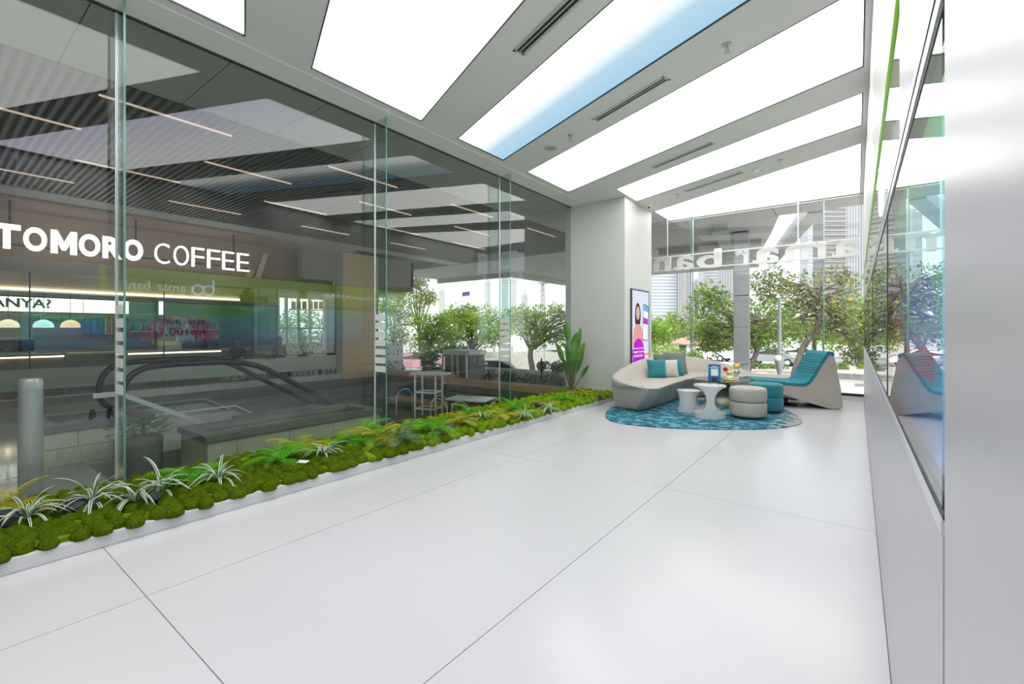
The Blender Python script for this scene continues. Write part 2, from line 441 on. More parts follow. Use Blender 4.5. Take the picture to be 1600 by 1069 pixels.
# ceiling fittings
def slot(p, q, w, label):
    p, q = cpt(*p), cpt(*q); c = (p + q) / 2; L = (q - p).length; a = math.atan2(q.y - p.y, q.x - p.x)
    t = thing('air_slot_diffuser', label, 'air vent', (c.x, c.y, CZ), a, 'linear air slots')
    f = MB(); f.box(-L/2, L/2, -w/2, -w*0.28, -0.008, 0); f.box(-L/2, L/2, w*0.28, w/2, -0.008, 0); f.box(-L/2, L/2, -w*0.05, w*0.05, -0.006, 0)
    f.box(-L/2, -L/2 + 0.02, -w/2, w/2, -0.008, 0); f.box(L/2 - 0.02, L/2, -w/2, w/2, -0.008, 0)
    f.build('frame', M['silver'], t)
    B(-L/2, L/2, -w*0.28, w*0.28, -0.002, 0.0).build('slot_gap', M['dark'], t)
slot((810, 82), (935, -38), 0.13, 'long grey air slot between lilac and blue ceiling panels')
slot((930, 188), (1042, 121), 0.12, 'grey air slot between blue and white ceiling panels')
slot((1020, 262), (1114, 223), 0.11, 'grey air slot beside the narrow white ceiling panel')
slot((1072, 299), (1160, 269), 0.10, 'grey air slot nearest the back window panel')
slot((831, 289), (880, 307), 0.09, 'short air slot along the glass wall by the column')
for (px, py, lab) in ((1136, 69, 'chrome sprinkler head above the right wall side of the blue panel strip'), (892, 211, 'chrome sprinkler head beside the round ceiling speaker'),
                      (1220, 250, 'chrome sprinkler head beside the smoke detector'), (1058, 304, 'chrome sprinkler head nearest the security camera')):
    p = cpt(px, py)
    t = thing('sprinkler_head', lab, 'sprinkler', p)
    MB().lathe([(0.045, 0), (0.045, -0.006), (0.02, -0.012)], 20).build('escutcheon', M['steel'], t, 30)
    s_ = MB(); s_.tube([(0, 0, -0.01), (0, 0, -0.045)], 0.010, 8); s_.tube([(0.014, 0, -0.04), (0.014, 0, -0.07)], 0.003, 6); s_.tube([(-0.014, 0, -0.04), (-0.014, 0, -0.07)], 0.003, 6)
    s_.build('nozzle', M['steel'], t, 30)
    MB().lathe([(0.026, -0.072), (0.026, -0.076)], 12).build('deflector', M['steel'], t, 30)
p = cpt(861, 231)
t = thing('ceiling_speaker', 'round beige ceiling speaker beside a sprinkler head', 'speaker', p)
MB().lathe([(0.105, 0), (0.105, -0.008), (0.09, -0.012)], 32).build('rim', M['white'], t, 30)
MB().lathe([(0.088, -0.010), (0.07, -0.016), (0.001, -0.018)], 32).build('grille', pbr('beige_grille', (0.42, 0.40, 0.27), 0.7), t, 30)
p = cpt(1180, 265)
t = thing('smoke_detector', 'small white smoke detector beside ceiling air slot', 'smoke detector', p)
MB().lathe([(0.06, 0), (0.06, -0.015), (0.05, -0.02)], 24).build('base', M['whiteplain'], t, 30)
MB().lathe([(0.04, -0.02), (0.035, -0.045), (0.02, -0.05)], 24).build('sensor_head', M['whiteplain'], t, 30)

# rear wall, out of frame
tag(B(GX - 0.1, WX + 0.2, RYB - 0.15, RYB, 0, CZ).build('wall_rear', M['white']), 'white end wall of the corridor', None, None, 'structure')

# white column
colm = tag(B(-5.0, -3.65, 8.5, 9.96, 0, CZ).build('column', M['white'], bevel=0.006), 'square white column beside planter and sofa', None, None, 'structure')

# left glass wall: panes, fins, base channel
wl_ = struct('wall_left', 'full height glass wall with glass fins')
fins_y = [-1.5, 1.02, 3.54, 6.06, 8.5]
ys = [RYB] + fins_y
for a, b in zip(ys[:-1], ys[1:]):
    B(GX - 0.006, GX + 0.006, a + 0.004, b - 0.004, 0.02, CZ - 0.02).build('glass_pane', M['glass'], wl_)
B(GX - 0.006, GX + 0.006, 9.96, BY, 0.02, CZ - 0.02).build('glass_pane', M['glass'], wl_)
B(GX - 0.02, GX + 0.02, RYB, 8.5, CZ - 0.022, CZ - 0.012).build('head_channel', M['darkframe'], wl_)
B(GX - 0.03, GX + 0.03, RYB, 8.5, 0.0, 0.03).build('base_channel', M['steel'], wl_)
for y in fins_y[:-1]:
    f = B(GX + 0.008, GX + 0.236, y - 0.007, y + 0.007, 0.06, CZ - 0.005).build('glass_fin', M['fin'], wl_)
    B(GX + 0.236, GX + 0.240, y - 0.0075, y + 0.0075, 0.06, CZ - 0.005).build('polished_edge', M['finedge'], f)
    B(GX + 0.006, GX + 0.014, y - 0.010, y + 0.010, 0.06, CZ - 0.03).build('silicone_joint', M['silver'], f)
    for k in range(7):
        z = 1.52 - k * 0.108
        B(GX + 0.02, GX + 0.232, y - 0.0085, y + 0.0085, z - 0.036, z + 0.036).build('frosted_stripe', M['decal'], f)

# bulkhead strip over the glass
tag(B(GX - 0.02, GX + 0.36, RYB, 8.5, CZ - 0.012, CZ).build('trim_1', M['ceil']), 'shallow ceiling band over the glass wall', None, None, 'structure')

# back window wall
wb = struct('wall_back', 'full height window looking onto trees')
def bx(px): return onY(px, CY, BY).x
xs_ = [-3.65 - 1.2, bx(1083), bx(1287), WX]
for a, b in zip(xs_[:-1], xs_[1:]):
    B(a + 0.005, b - 0.005, BY - 0.006, BY + 0.006, 0.10, CZ).build('glass_pane', M['bglass'], wb)
for x in xs_[1:3]:
    f = B(x - 0.007, x + 0.007, BY - 0.20, BY - 0.008, 0.10, CZ - 0.005).build('glass_fin', M['fin'], wb)
    B(x - 0.0075, x + 0.0075, BY - 0.204, BY - 0.20, 0.10, CZ - 0.005).build('polished_edge', M['finedge'], f)
    B(x - 0.012, x + 0.012, BY - 0.012, BY - 0.005, 0.10, CZ - 0.005).build('silicone_joint', M['silver'], f)
B(-4.85, WX, BY - 0.10, BY + 0.12, 0.0, 0.075).build('window_step', M['kerb'], wb)
B(-4.85, WX, BY - 0.04, BY + 0.04, 0.075, 0.125).build('window_sill', M['black'], wb)
B(-4.85, WX, BY - 0.03, BY + 0.03, CZ - 0.03, CZ).build('window_head', M['white'], wb)

# right wall
wr = struct('wall_right', 'glossy white wall with a ribbon of display windows')
B(WX + 0.06, WX + 0.25, RYB, BY + 0.1, 0, CZ).build('wall_core', M['white'], wr)
B(WX - 0.003, WX + 0.06, RYB, 0.915, 0, CZ).build('wall_panel', M['gwall'], wr, bevel=0.004)
B(WX + 0.002, WX + 0.06, 0.919, 0.955, 0, CZ).build('corner_strip', M['silver'], wr, bevel=0.003)
B(WX, WX + 0.06, 0.957, BY, 0.012, 1.035).build('wall_panel', M['gwall'], wr)
B(WX + 0.004, WX + 0.06, 0.957, BY, 0.0, 0.012).build('shadow_gap', M['darkframe'], wr)
B(WX, WX + 0.06, 0.957, 1.845, 1.932, 2.468).build('wall_panel', M['gwall'], wr)
B(WX, WX + 0.06, 10.055, BY, 1.932, 2.468).build('wall_panel', M['gwall'], wr)
B(WX, WX + 0.06, 0.957, BY, 2.47, CZ).build('wall_panel', M['white'], wr)
mull = [0.965, 2.60, 5.0, 6.9, 8.9, BY - 0.15]
# silver frame with dark gasket lines
fr = MB()
fr.box(WX - 0.002, WX + 0.03, 0.957, BY - 0.1, 1.035, 1.058); fr.box(WX - 0.002, WX + 0.03, 0.957, BY - 0.1, 1.862, 1.93)
fr.build('window_frame', M['silver'], wr)
gk = MB()
gk.box(WX + 0.0005, WX + 0.03, 0.957, BY - 0.1, 1.058, 1.068); gk.box(WX + 0.0005, WX + 0.03, 0.957, BY - 0.1, 1.852, 1.862); gk.box(WX - 0.0035, WX - 0.001, 0.957, BY - 0.1, 1.893, 1.899)
gk.build('gasket', M['dark'], wr)
for y in mull[1:]:
    m_ = B(WX, WX + 0.021, y - 0.016, y + 0.016, 1.058, 1.862).build('mullion', M['darkframe'], wr)
for i, (a, b) in enumerate(zip(mull[:-1], mull[1:])):
    w = tag(B(WX + 0.002, WX + 0.008, a + 0.016, b - 0.016, 1.068, 1.852).build('window_%d' % (i + 1), M['wglass']), 'glossy display window pane in the right wall', None, None, 'structure')
B(WX + 0.05, WX + 0.06, 0.957, BY - 0.1, 1.04, 1.93).build('window_backing', M['dark'], wr)

# green lit frieze with lettering above the windows
M['green'] = emat('lit_green_frieze', (0.42, 0.66, 0.01), 1.8)
M['lilaclit'] = emat('lit_pale_lettering', (0.70, 0.72, 0.95), 4.2)
fz = thing('bank_sign_frieze', 'lime green backlit sign band above the display windows', 'sign', (WX, 1.85, 1.93))
B(0.02, 0.06, 0.0, 8.2, 0.0, 0.50).build('lightbox', M['green'], fz)
B(0.004, 0.009, 0.0, 8.2, 0.0, 0.50).build('cover_glass', M['wglass'], fz)
B(-0.004, 0.06, 0.0, 8.2, 0.50, 0.54).build('green_edge', pbr('lime_edge', (0.25, 0.52, 0.03), 0.3), fz)
def fz_text(body, y_left, y_right, z0, z1, mat):
    return put_text('lettering', body, (0.019, y_left, z0), (0, -1, 0), (0, 0, 1), y_left - y_right, z1 - z0, mat, fz, depth=0.004, bold=0.0)
def vY(px): return onX(px, CY, 2 * GX - WX).y - 1.85       # position on the right wall of something seen mirrored in the glass wall
fz_text('amar bank', vY(290), vY(187), 0.13, 0.29, M['lilaclit'])
fz_text('#denganAMAR', vY(600), vY(505), 0.17, 0.29, M['lilaclit'])
lg = MB(); yc, zc, a_ = (vY(318)), 0.19, 0.17
for c_ in (-0.088, 0.088):
    lg.tube([(0.016, yc + c_ + 0.088 * math.cos(2*math.pi*k/28), zc + 0.088 * math.sin(2*math.pi*k/28)) for k in range(29)], 0.018, 8, False)
lg.tube([(0.016, yc + a_, zc), (0.016, yc + a_, zc + 0.20)], 0.019, 8)
lg.build('logo_mark', M['lilaclit'], fz, 40)

# printed puzzle display behind the window panes
def mural_piece(mb, pts, x): mb.add([(x, y, z) for y, z in pts] + [(x + 0.002, y, z) for y, z in pts],
                                    [tuple(range(len(pts))), tuple(range(2*len(pts)-1, len(pts)-1, -1))] + [(i, (i+1) % len(pts), len(pts)+(i+1) % len(pts), len(pts)+i) for i in range(len(pts))])
def ell(cy, cz, ry, rz, a0=0, a1=360, n=28): return [(cy + ry * math.cos(R(a0 + (a1-a0)*k/n)), cz + rz * math.sin(R(a0 + (a1-a0)*k/n))) for k in range(n + (0 if a1 - a0 == 360 else 1))]
md = thing('puzzle_display', 'teal and purple printed puzzle game display behind window glass', 'display', (WX, 0, 1.07))
B(0.030, 0.048, 0.98, 7.9, 0.0, 0.78).build('display_panel', ramp_emit('puzzle_print', [(0, (0.06, 0.12, 0.30)), (0.45, (0.10, 0.30, 0.36)), (0.8, (0.10, 0.38, 0.42)), (1, (0.22, 0.55, 0.12))], 2.6, 'Z', 0, 0.78), md)
def mprint(name, pts, col, s, x):
    q = MB(); mural_piece(q, pts, x); return q.build(name, emat(name + '_ink', col, s), md)
mprint('hill_print', ell(4.9, 0.35, 0.75, 0.42, 0, 180), (0.03, 0.28, 0.18), 2.7, 0.028)
mprint('hill_print', ell(3.7, 0.55, 0.5, 0.22, 0, 180), (0.10, 0.35, 0.10), 2.7, 0.027)
mprint('balloon_print', ell(3.0, 0.10, 0.62, 0.46, 0, 180), (0.45, 0.16, 0.34), 2.7, 0.026)
mprint('balloon_gore_print', ell(2.95, 0.10, 0.25, 0.44, 0, 180), (0.35, 0.55, 0.62), 2.7, 0.0255)
mprint('wave_print', ell(1.6, 0.22, 0.35, 0.20, 0, 180), (0.14, 0.22, 0.48), 2.7, 0.026)
mprint('badge_print', ell(2.75, 0.02 + 0.06, 0.20, 0.075), (0.42, 0.52, 0.16), 2.7, 0.0235)
rp_ = emat('red_lettering_ink', (0.60, 0.08, 0.08), 1.6); wp_ = emat('purple_lettering_ink', (0.22, 0.03, 0.22), 0.6)
def mu_text(body, yl, yr, z0, z1, mat, x=0.0225): return put_text('lettering', body, (x, yl, z0), (0, -1, 0), (0, 0, 1), yl - yr, z1 - z0, mat, md, depth=0.002, bold=0.01)
mu_text("Main", 3.36, 3.05, 0.40, 0.52, wp_); mu_text("puzzle", 2.97, 2.55, 0.37, 0.52, wp_); mu_text("dapat", 2.47, 2.1, 0.37, 0.52, wp_)
mu_text('Rp100', 3.36, 2.80, 0.15, 0.34, rp_); mu_text('.', 2.775, 2.745, 0.18, 0.21, rp_); mu_text('000', 2.72, 2.20, 0.18, 0.34, rp_); mu_text('!', 2.16, 2.12, 0.18, 0.34, rp_)
mu_text('Rp100.000', 2.0, 1.28, 0.14, 0.24, rp_)

# security camera on the ceiling by the column
p = cpt(1013, 322)
t = thing('security_camera', 'small dome security camera on ceiling beside the column', 'security camera', (p.x + 0.05, p.y - 0.1, CZ))
MB().lathe([(0.05, 0), (0.05, -0.03), (0.045, -0.035)], 20).build('mount', M['whiteplain'], t, 30)
MB().sphere((0, 0, -0.06), 0.042, 16, 10).build('eyeball', M['whiteplain'], t, 60)
MB().sphere((0.012, -0.03, -0.07), 0.022, 12, 8).build('lens', M['black'], t, 60)

# hanging white letters facing out through the back window
ys_ = BY - 0.30
sg = thing('window_letter_sign', 'white raised letters hung on rails inside the back window', 'sign', (0, ys_, 0))
zt, zb = onY(1344, 372, ys_).z, onY(1344, 399, ys_).z
xr_, xl_ = onY(1346, CY, ys_).x, onY(1018, CY, ys_).x - 1.45
for z in (zt, zb + 0.01):
    MB().bar((xl_ + 0.3, 0, z), (xr_ - 0.03, 0, z), 0.025).build('rail', M['signwhite'], sg)
for px in (1043, 1247):
    x = onY(px, CY, ys_).x
    MB().bar((x, 0, zt), (x, 0, CZ), 0.022).build('hanger_rod', M['white'], sg)
def sign_letter(ch, px0, px1, tall=False):
    xa, xb = onY(px0, CY, ys_).x, onY(px1, CY, ys_).x           # px0 < px1; the letter reads from outside, so it runs right to left
    h = (zt - zb) * (1.32 if tall else 1.04)
    put_text('letter', ch, (xb, 0.07, zb - 0.01), (-1, 0, 0), (0, 0, 1), xb - xa, h, M['signwhite'], sg, depth=0.06, bold=0.022)
for ch, a, b, tl in (('a', 1300, 1343, 0), ('m', 1226, 1290, 0), ('a', 1175, 1216, 0), ('r', 1147, 1168, 0), ('b', 1087, 1126, 1), ('a', 1052, 1082, 0), ('n', 1019, 1046, 0), ('k', 990, 1015, 1)):
    sign_letter(ch, a, b, tl)

# lit poster on the column
px0, px1 = -3.65, None
pa, pb = onX(985.5, 452, -3.64), onX(1013, 576, -3.64)
pz1, pz0 = onX(985.5, 450.5, -3.64).z, onX(985.5, 577.5, -3.64).z
ya_, yb_ = pa.y, pb.y; PW, PH = yb_ - ya_, pz1 - pz0
po = thing('lit_poster', 'tall purple advertising screen mounted on the white column', 'poster', (-3.65, ya_, pz0))
B(0, 0.03, 0, PW, 0, PH).build('frame', M['darkframe'], po)
def pprint(name, pts, col, s, x):
    q = MB(); q.add([(x, u * PW, v * PH) for u, v in pts] + [(x + 0.0008, u * PW, v * PH) for u, v in pts],
                    [tuple(range(len(pts))), tuple(range(2*len(pts)-1, len(pts)-1, -1))] + [(i, (i+1) % len(pts), len(pts)+(i+1) % len(pts), len(pts)+i) for i in range(len(pts))])
    return q.build(name, emat(name + '_light', col, s), po)
rc = lambda a, b, c, d: [(a, c), (b, c), (b, d), (a, d)]
pprint('screen', rc(0.04, 0.96, 0.02, 0.98), (0.74, 0.80, 0.92), 0.95, 0.030)
pprint('hair_print', ell(0.33, 0.66, 0.16, 0.17), (0.10, 0.05, 0.05), 0.9, 0.031)
pprint('blouse_print', [(0.06, 0.30), (0.10, 0.48), (0.22, 0.56), (0.46, 0.56), (0.58, 0.48), (0.66, 0.30)], (0.85, 0.36, 0.34), 0.95, 0.032)
pprint('face_print', ell(0.33, 0.70, 0.105, 0.085), (0.72, 0.46, 0.38), 0.95, 0.033)
pprint('phone_print', [(0.58, 0.36), (0.90, 0.34), (0.96, 0.80), (0.64, 0.83)], (0.10, 0.12, 0.2), 0.9, 0.033)
pprint('phone_screen_print', [(0.60, 0.37), (0.88, 0.352), (0.94, 0.79), (0.655, 0.82)], (0.88, 0.90, 0.98), 1.0, 0.034)
pprint('phone_banner_print', [(0.645, 0.74), (0.93, 0.72), (0.94, 0.79), (0.655, 0.82)], (0.15, 0.48, 0.85), 1.0, 0.035)
pprint('phone_card_print', [(0.62, 0.57), (0.90, 0.555), (0.91, 0.63), (0.63, 0.65)], (0.45, 0.06, 0.60), 1.0, 0.035)
pprint('purple_arch_print', [(0.04, 0.02)] + [(0.75, 0.02)] + ell(0.36, 0.16, 0.34, 0.22, 0, 180, 14) + [(0.04, 0.16)], (0.48, 0.03, 0.60), 1.0, 0.036)
pprint('purple_base_print', rc(0.04, 0.96, 0.02, 0.12), (0.36, 0.02, 0.55), 1.0, 0.0365)
pprint('orange_button_print', rc(0.72, 0.95, 0.155, 0.185), (0.95, 0.35, 0.12), 1.0, 0.0375)
wl2 = emat('poster_white_ink', (1, 1, 1), 1.0)
put_text('lettering', 'dengan', (0.0375, 0.07 * PW, 0.195 * PH), (0, 1, 0), (0, 0, 1), 0.26 * PW, 0.03 * PH, wl2, po, 0.0008, 0.02)
put_text('lettering', 'Coconut', (0.0375, 0.37 * PW, 0.20 * PH), (0, 1, 0), (0, 0, 1), 0.30 * PW, 0.025 * PH, wl2, po, 0.0008, 0.02)
put_text('lettering', 'Main & Bor Tenang', (0.0375, 0.07 * PW, 0.245 * PH), (0, 1, 0), (0, 0, 1), 0.56 * PW, 0.02 * PH, wl2, po, 0.0008, 0.02)
for v in (0.165, 0.15, 0.07, 0.055): pprint('text_line_print', rc(0.08, 0.60, v, v + 0.007), (0.9, 0.85, 1.0), 0.9, 0.0375)

# ================================================================== PLANTER STRIP
tag(B(GX + 0.03, KX, RYB, 8.5, 0, 0.085).build('planter_kerb', M['kerb'], bevel=0.006), 'low white kerb of the moss planter', None, None, 'structure')
moss = thing('moss_bed', 'bed of green moss cushions along the glass wall', 'moss', (0, 0, 0.085))
def clump_mesh(seed, sub=2):
    bm = bmesh.new(); bmesh.ops.create_icosphere(bm, subdivisions=sub, radius=1.0)
    for v in bm.verts:
        n_ = mnoise.noise(v.co * 2.2 + Vector((seed * 3.1, 0, 0))) * 0.16 + mnoise.noise(v.co * 6 + Vector((seed, 5, 0))) * 0.05
        v.co *= 1 + n_
        if v.co.z < -0.35: v.co.z = -0.35
    me = bpy.data.meshes.new('moss_clump'); bm.to_mesh(me); bm.free()
    me.materials.append(M['moss']); me.polygons.foreach_set('use_smooth', [True] * len(me.polygons))
    return me
cl = [clump_mesh(i, 3) for i in range(5)]
spots = []
rng = random.Random(3)
y = -0.6
row = 0
while y < 8.46:
    sp = 0.108
    x = GX + 0.10 + (row % 2) * 0.06
    while x < KX + 0.01:
        xx, yy = x + rng.uniform(-0.025, 0.025), y + rng.uniform(-0.025, 0.025)
        s_ = rng.uniform(0.050, 0.072)
        if xx + s_ > KX + 0.035: xx = KX + 0.035 - s_ + rng.uniform(-0.02, 0.015)
        edge = (xx + s_ > KX - 0.04)
        if yy + s_ < 8.5: spots.append((xx, yy, s_, rng.uniform(0.050, 0.072) * (0.95 if edge else 1.1), rng.uniform(0, 6.28)))
        x += sp
    y += 0.100; row += 1
def vis(sp):
    d = FX * sp[0] + FY * sp[1]
    return sp[2] / max(d, 0.2) if d > 0.3 and sp[1] > 0.0 else 0
spots.sort(key=vis, reverse=True)
rest = MB()
for i, (x, y, s_, h, a) in enumerate(spots):
    if i < 300:
        o = link('moss_clump', cl[i % 5], moss, loc=(x, y, 0.012))
        o.scale = (s_, s_ * rng.uniform(0.85, 1.1), h); o.rotation_euler = (0, 0, a)
lowc = [clump_mesh(i, 2) for i in range(3)]
lv = [([v.co.copy() for v in m_.vertices], [tuple(p.vertices) for p in m_.polygons]) for m_ in lowc]
for i, (x, y, s_, h, a) in enumerate(spots[300:]):
    vs, fs = lv[i % 3]; ca, sa = math.cos(a), math.sin(a)
    rest.add([(x + (v.x*ca - v.y*sa) * s_, y + (v.x*sa + v.y*ca) * s_, 0.012 + v.z * h) for v in vs], fs)
ro = rest.build('moss_clumps', M['moss'], moss, 180, fix=False); ro['kind'] = 'stuff'
B(GX + 0.04, KX - 0.04, RYB, 8.48, 0.0, 0.03).build('moss_mat', M['moss'], moss)

# --- plants of the planter
def frond(L, W, droop, n, pair_ang=70, width=0.16):
    """fern frond along +X, arching"""
    mb = MB(); pts = []
    for k in range(n + 1):
        u = k / n
        pts.append(Vector((L * (u - 0.12 * u * u * droop), 0, L * (0.55 * u - droop * 0.75 * u * u))))
    mb.tube(pts, [0.004 * (1 - 0.8 * k / n) for k in range(n + 1)], 4)
    for k in range(1, n):
        u = k / n; w = W * (math.sin(math.pi * min(1, u * 0.85 + 0.15)) ** 0.7); t = (pts[k+1] - pts[k-1]).normalized()
        for s_ in (-1, 1):
            side = Vector((0, s_, 0)); up = side.cross(t) * s_
            d = (side * math.sin(R(pair_ang)) + t * math.cos(R(pair_ang)))
            p = pts[k]; hw = L / n * width * 3.0
            a, b = p - t * hw * 0.5, p + t * hw * 0.5
            m1, m2 = p + d * w * 0.55 - t * hw * 0.42 - Vector((0, 0, w * 0.06)), p + d * w * 0.55 + t * hw * 0.42 - Vector((0, 0, w * 0.06))
            e = p + d * w - Vector((0, 0, w * 0.22))
            mb.add([a, b, m2, e, m1], [(0, 1, 2, 3, 4)])
    return mb
def strap(L, w, droop, n=9):
    """spider-plant leaf along +X: green margin parts and pale stripes"""
    mb = MB()
    rows = []
    for k in range(n + 1):
        u = k / n
        c = Vector((L * (u * 0.95), 0, L * (1.05 * u - droop * u * u)))
        ww = w * (0.55 + 1.2 * u) * (1 - u) ** 0.55 if u > 0.02 else w * 0.5
        rows.append([c + Vector((0, ww * q, abs(q) * ww * 0.5)) for q in (-1, -0.45, 0, 0.45, 1)])
    vs = [v for r in rows for v in r]
    mb.add(vs, [])
    for k in range(n):
        for j in range(4):
            a = k * 5 + j
            mb.f.append((a, a+1, a+6, a+5)); mb.mi.append(1 if j in (0, 3) else 0)
    return mb
def paddle(L, w, bend, stem, n=10):
    mb = MB(); rows = []
    for k in range(n + 1):
        u = k / n
        ww = w * (math.sin(math.pi * (u ** 0.8) * 0.97 + 0.05)) ** 0.75
        c = Vector((bend * u * u * L, 0, stem + L * u * (1 - 0.25 * bend * u)))
        rows.append([c + Vector((-abs(q) * ww * 0.35, ww * q, 0)) for q in (-1, -0.5, 0, 0.5, 1)])
    mb.add([v for r in rows for v in r], [])
    for k in range(n):
        for j in range(4):
            a = k * 5 + j; mb.f.append((a, a+1, a+6, a+5)); mb.mi.append(0)
    return mb
prng = random.Random(11)
fern_meshes, spider_meshes = {}, []
for mk in ('fern', 'yfern', 'dfern'):
    fern_meshes[mk] = [frond(prng.uniform(0.30, 0.42), prng.uniform(0.075, 0.10), prng.uniform(0.8, 1.25), 17, 66, 0.135).mesh('frond', M[mk], None, False) for _ in range(5)]
for _ in range(6):
    spider_meshes.append(strap(prng.uniform(0.20, 0.30), 0.013, prng.uniform(0.75, 1.35)).mesh('leaf', [M['spider'], M['cream_stripe']], None, False))
def reach_cap(p, az, reach):
    """largest share of a leaf's reach that stays clear of the glass and its fins"""
    lim = GX + (0.27 if min(abs(p.y - f) for f in fins_y) < 0.5 else 0.04)
    cx = math.cos(az)
    return 1.0 if cx * reach >= lim - p.x else max(0.3, (lim - p.x) / (cx * reach))
def fern(px, py, mk, label, s_=1.0, nf=11, group='ferns in the moss planter'):
    p = G(px, py, 0.14); p.x = max(p.x, GX + 0.36)
    t = thing('fern', label, 'fern', (p.x, p.y, 0.125), prng.uniform(0, 6), group)
    MB().lathe([(0.03, -0.05), (0.035, 0.0), (0.015, 0.03)], 10).build('crown', M['stem'], t, 40)
    for k in range(nf):
        o = link('frond', fern_meshes[mk][k % 5], t)
        a = 2 * math.pi * k / nf + prng.uniform(-0.25, 0.25); q = s_ * 1.2 * prng.uniform(0.75, 1.1); q *= reach_cap(p, a + t.rotation_euler.z, 0.42 * q)
        o.rotation_euler = (prng.uniform(-0.3, 0.3), -prng.uniform(0.1, 0.75), a); o.scale = (q, q, q); o.location = (0, 0, 0.02)
def spider(px, py, label, s_=1.0, nl=24):
    p = G(px, py, 0.14)
    t = thing('spider_plant', label, 'spider plant', (p.x, p.y, 0.135), prng.uniform(0, 6), 'spider plants in the moss planter')
    MB().lathe([(0.02, -0.05), (0.022, 0.0), (0.01, 0.02)], 10).build('crown', M['stem'], t, 40)
    for k in range(nl):
        o = link('leaf', spider_meshes[k % 6], t)
        a = 2 * math.pi * k * 0.618 + prng.uniform(-0.2, 0.2); q = s_ * prng.uniform(0.7, 1.15); q *= reach_cap(p, a + t.rotation_euler.z, 0.30 * q)
        o.rotation_euler = (0, -prng.uniform(-0.15, 0.65), a); o.scale = (q, q, q)
spider(42, 812, 'striped spider plant nearest the yellow fern at the planter end', 0.95)
spider(145, 790, 'striped spider plant just before the first glass fin', 1.0)
spider(212, 785, 'striped spider plant in front of the first glass fin', 1.05)
spider(252, 770, 'striped spider plant between the first glass fin and a green fern', 1.0)
spider(342, 752, 'striped spider plant just past the first bright green fern', 0.95)
spider(505, 713, 'striped spider plant beside the small white card in the moss', 0.95)
spider(630, 682, 'pale striped plant behind yellow fern at the second glass fin', 0.8)
spider(752, 655, 'striped spider plant past the second glass fin', 0.85)
spider(820, 652, 'striped spider plant before the third glass fin', 0.85)
spider(860, 642, 'striped spider plant beside the tall paddle leaf plant', 0.85)
fern(2, 800, 'yfern', 'yellow fern at the cut off end of the planter', 0.8)
fern(296, 752, 'fern', 'bright green fern past the first glass fin', 0.85)
fern(440, 722, 'fern', 'bright green fern beside the small white card', 1.0, 13)
fern(470, 705, 'yfern', 'yellow green fern behind the bright fern by the white card', 0.95)
fern(562, 690, 'fern', 'large bright green fern before the second glass fin', 1.1, 12)
fern(592, 690, 'yfern', 'yellow fern standing at the second glass fin', 1.1, 12)
fern(622, 694, 'dfern', 'dull green fern in front of the yellow fern', 0.9, 9)
fern(676, 678, 'fern', 'bright green fern beside dark angular rocks', 1.05, 12)
fern(722, 664, 'yfern', 'yellow fern past the dark rocks', 1.0, 11)
fern(735, 650, 'fern', 'bright green fern against the glass past the second fin', 1.0, 10)
fern(785, 655, 'yfern', 'yellow fern in front of the third glass fin', 0.95, 10)
fern(806, 640, 'fern', 'bright green fern behind the third glass fin', 1.0, 10)
fern(850, 634, 'yfern', 'yellow fern past the third glass fin', 0.8, 9)
fern(884, 626, 'fern', 'green fern at the foot of the paddle leaf plant', 0.8, 9)
fern(912, 618, 'yfern', 'yellow fern against the white column', 0.7, 9)
# tall paddle-leaf plant
p = G(893, 614, 0.14); p = Vector((min(p.x, KX - 0.45), 8.05, 0.14))
p = Vector((onY(893, CY, 7.95).x, 7.95, 0.11))
t = thing('paddle_leaf_plant', 'tall green bird of paradise plant beside the white column', 'plant', p)
MB().lathe([(0.10, -0.03), (0.12, 0.02), (0.06, 0.07)], 14).build('root_collar', M['stem'], t, 40)
az0 = math.degrees(math.atan2(-p.y, -p.x))
for (lean, fwd, tw, L, w, stm, bend) in ((4, 1, -12, 0.42, 0.075, 1.02, 0.06), (-8.5, -2, 15, 0.36, 0.055, 0.96, 0.05), (-4.5, 3, 5, 0.40, 0.100, 0.82, 0.10), (-14, 0, 20, 0.66, 0.080, 0.40, 0.08), (17, 1, -25, 0.42, 0.065, 0.64, 0.12),
                                         (9, -3, -30, 0.38, 0.055, 0.62, 0.08), (1, 5, 0, 0.44, 0.085, 0.42, 0.10), (13, 3, -35, 0.42, 0.048, 0.34, 0.10), (-31, 2, 15, 0.30, 0.048, 0.36, 0.20), (-8, -6, 40, 0.5, 0.07, 0.55, 0.1), (5, -8, 170, 0.5, 0.07, 0.6, 0.1)):
    o = paddle(L, w, bend, stm).build('leaf', M['paddle'], t, 180, fix=False)
    o.rotation_euler = (R(lean), R(fwd), R(az0 + tw))
    st = MB().tube([(0, 0, -0.02), (0, 0, stm), (bend * 0.25 * L, 0, stm + L * 0.5)], [0.014, 0.009, 0.003], 6).build('leaf_stalk', M['stem'], o, 60)
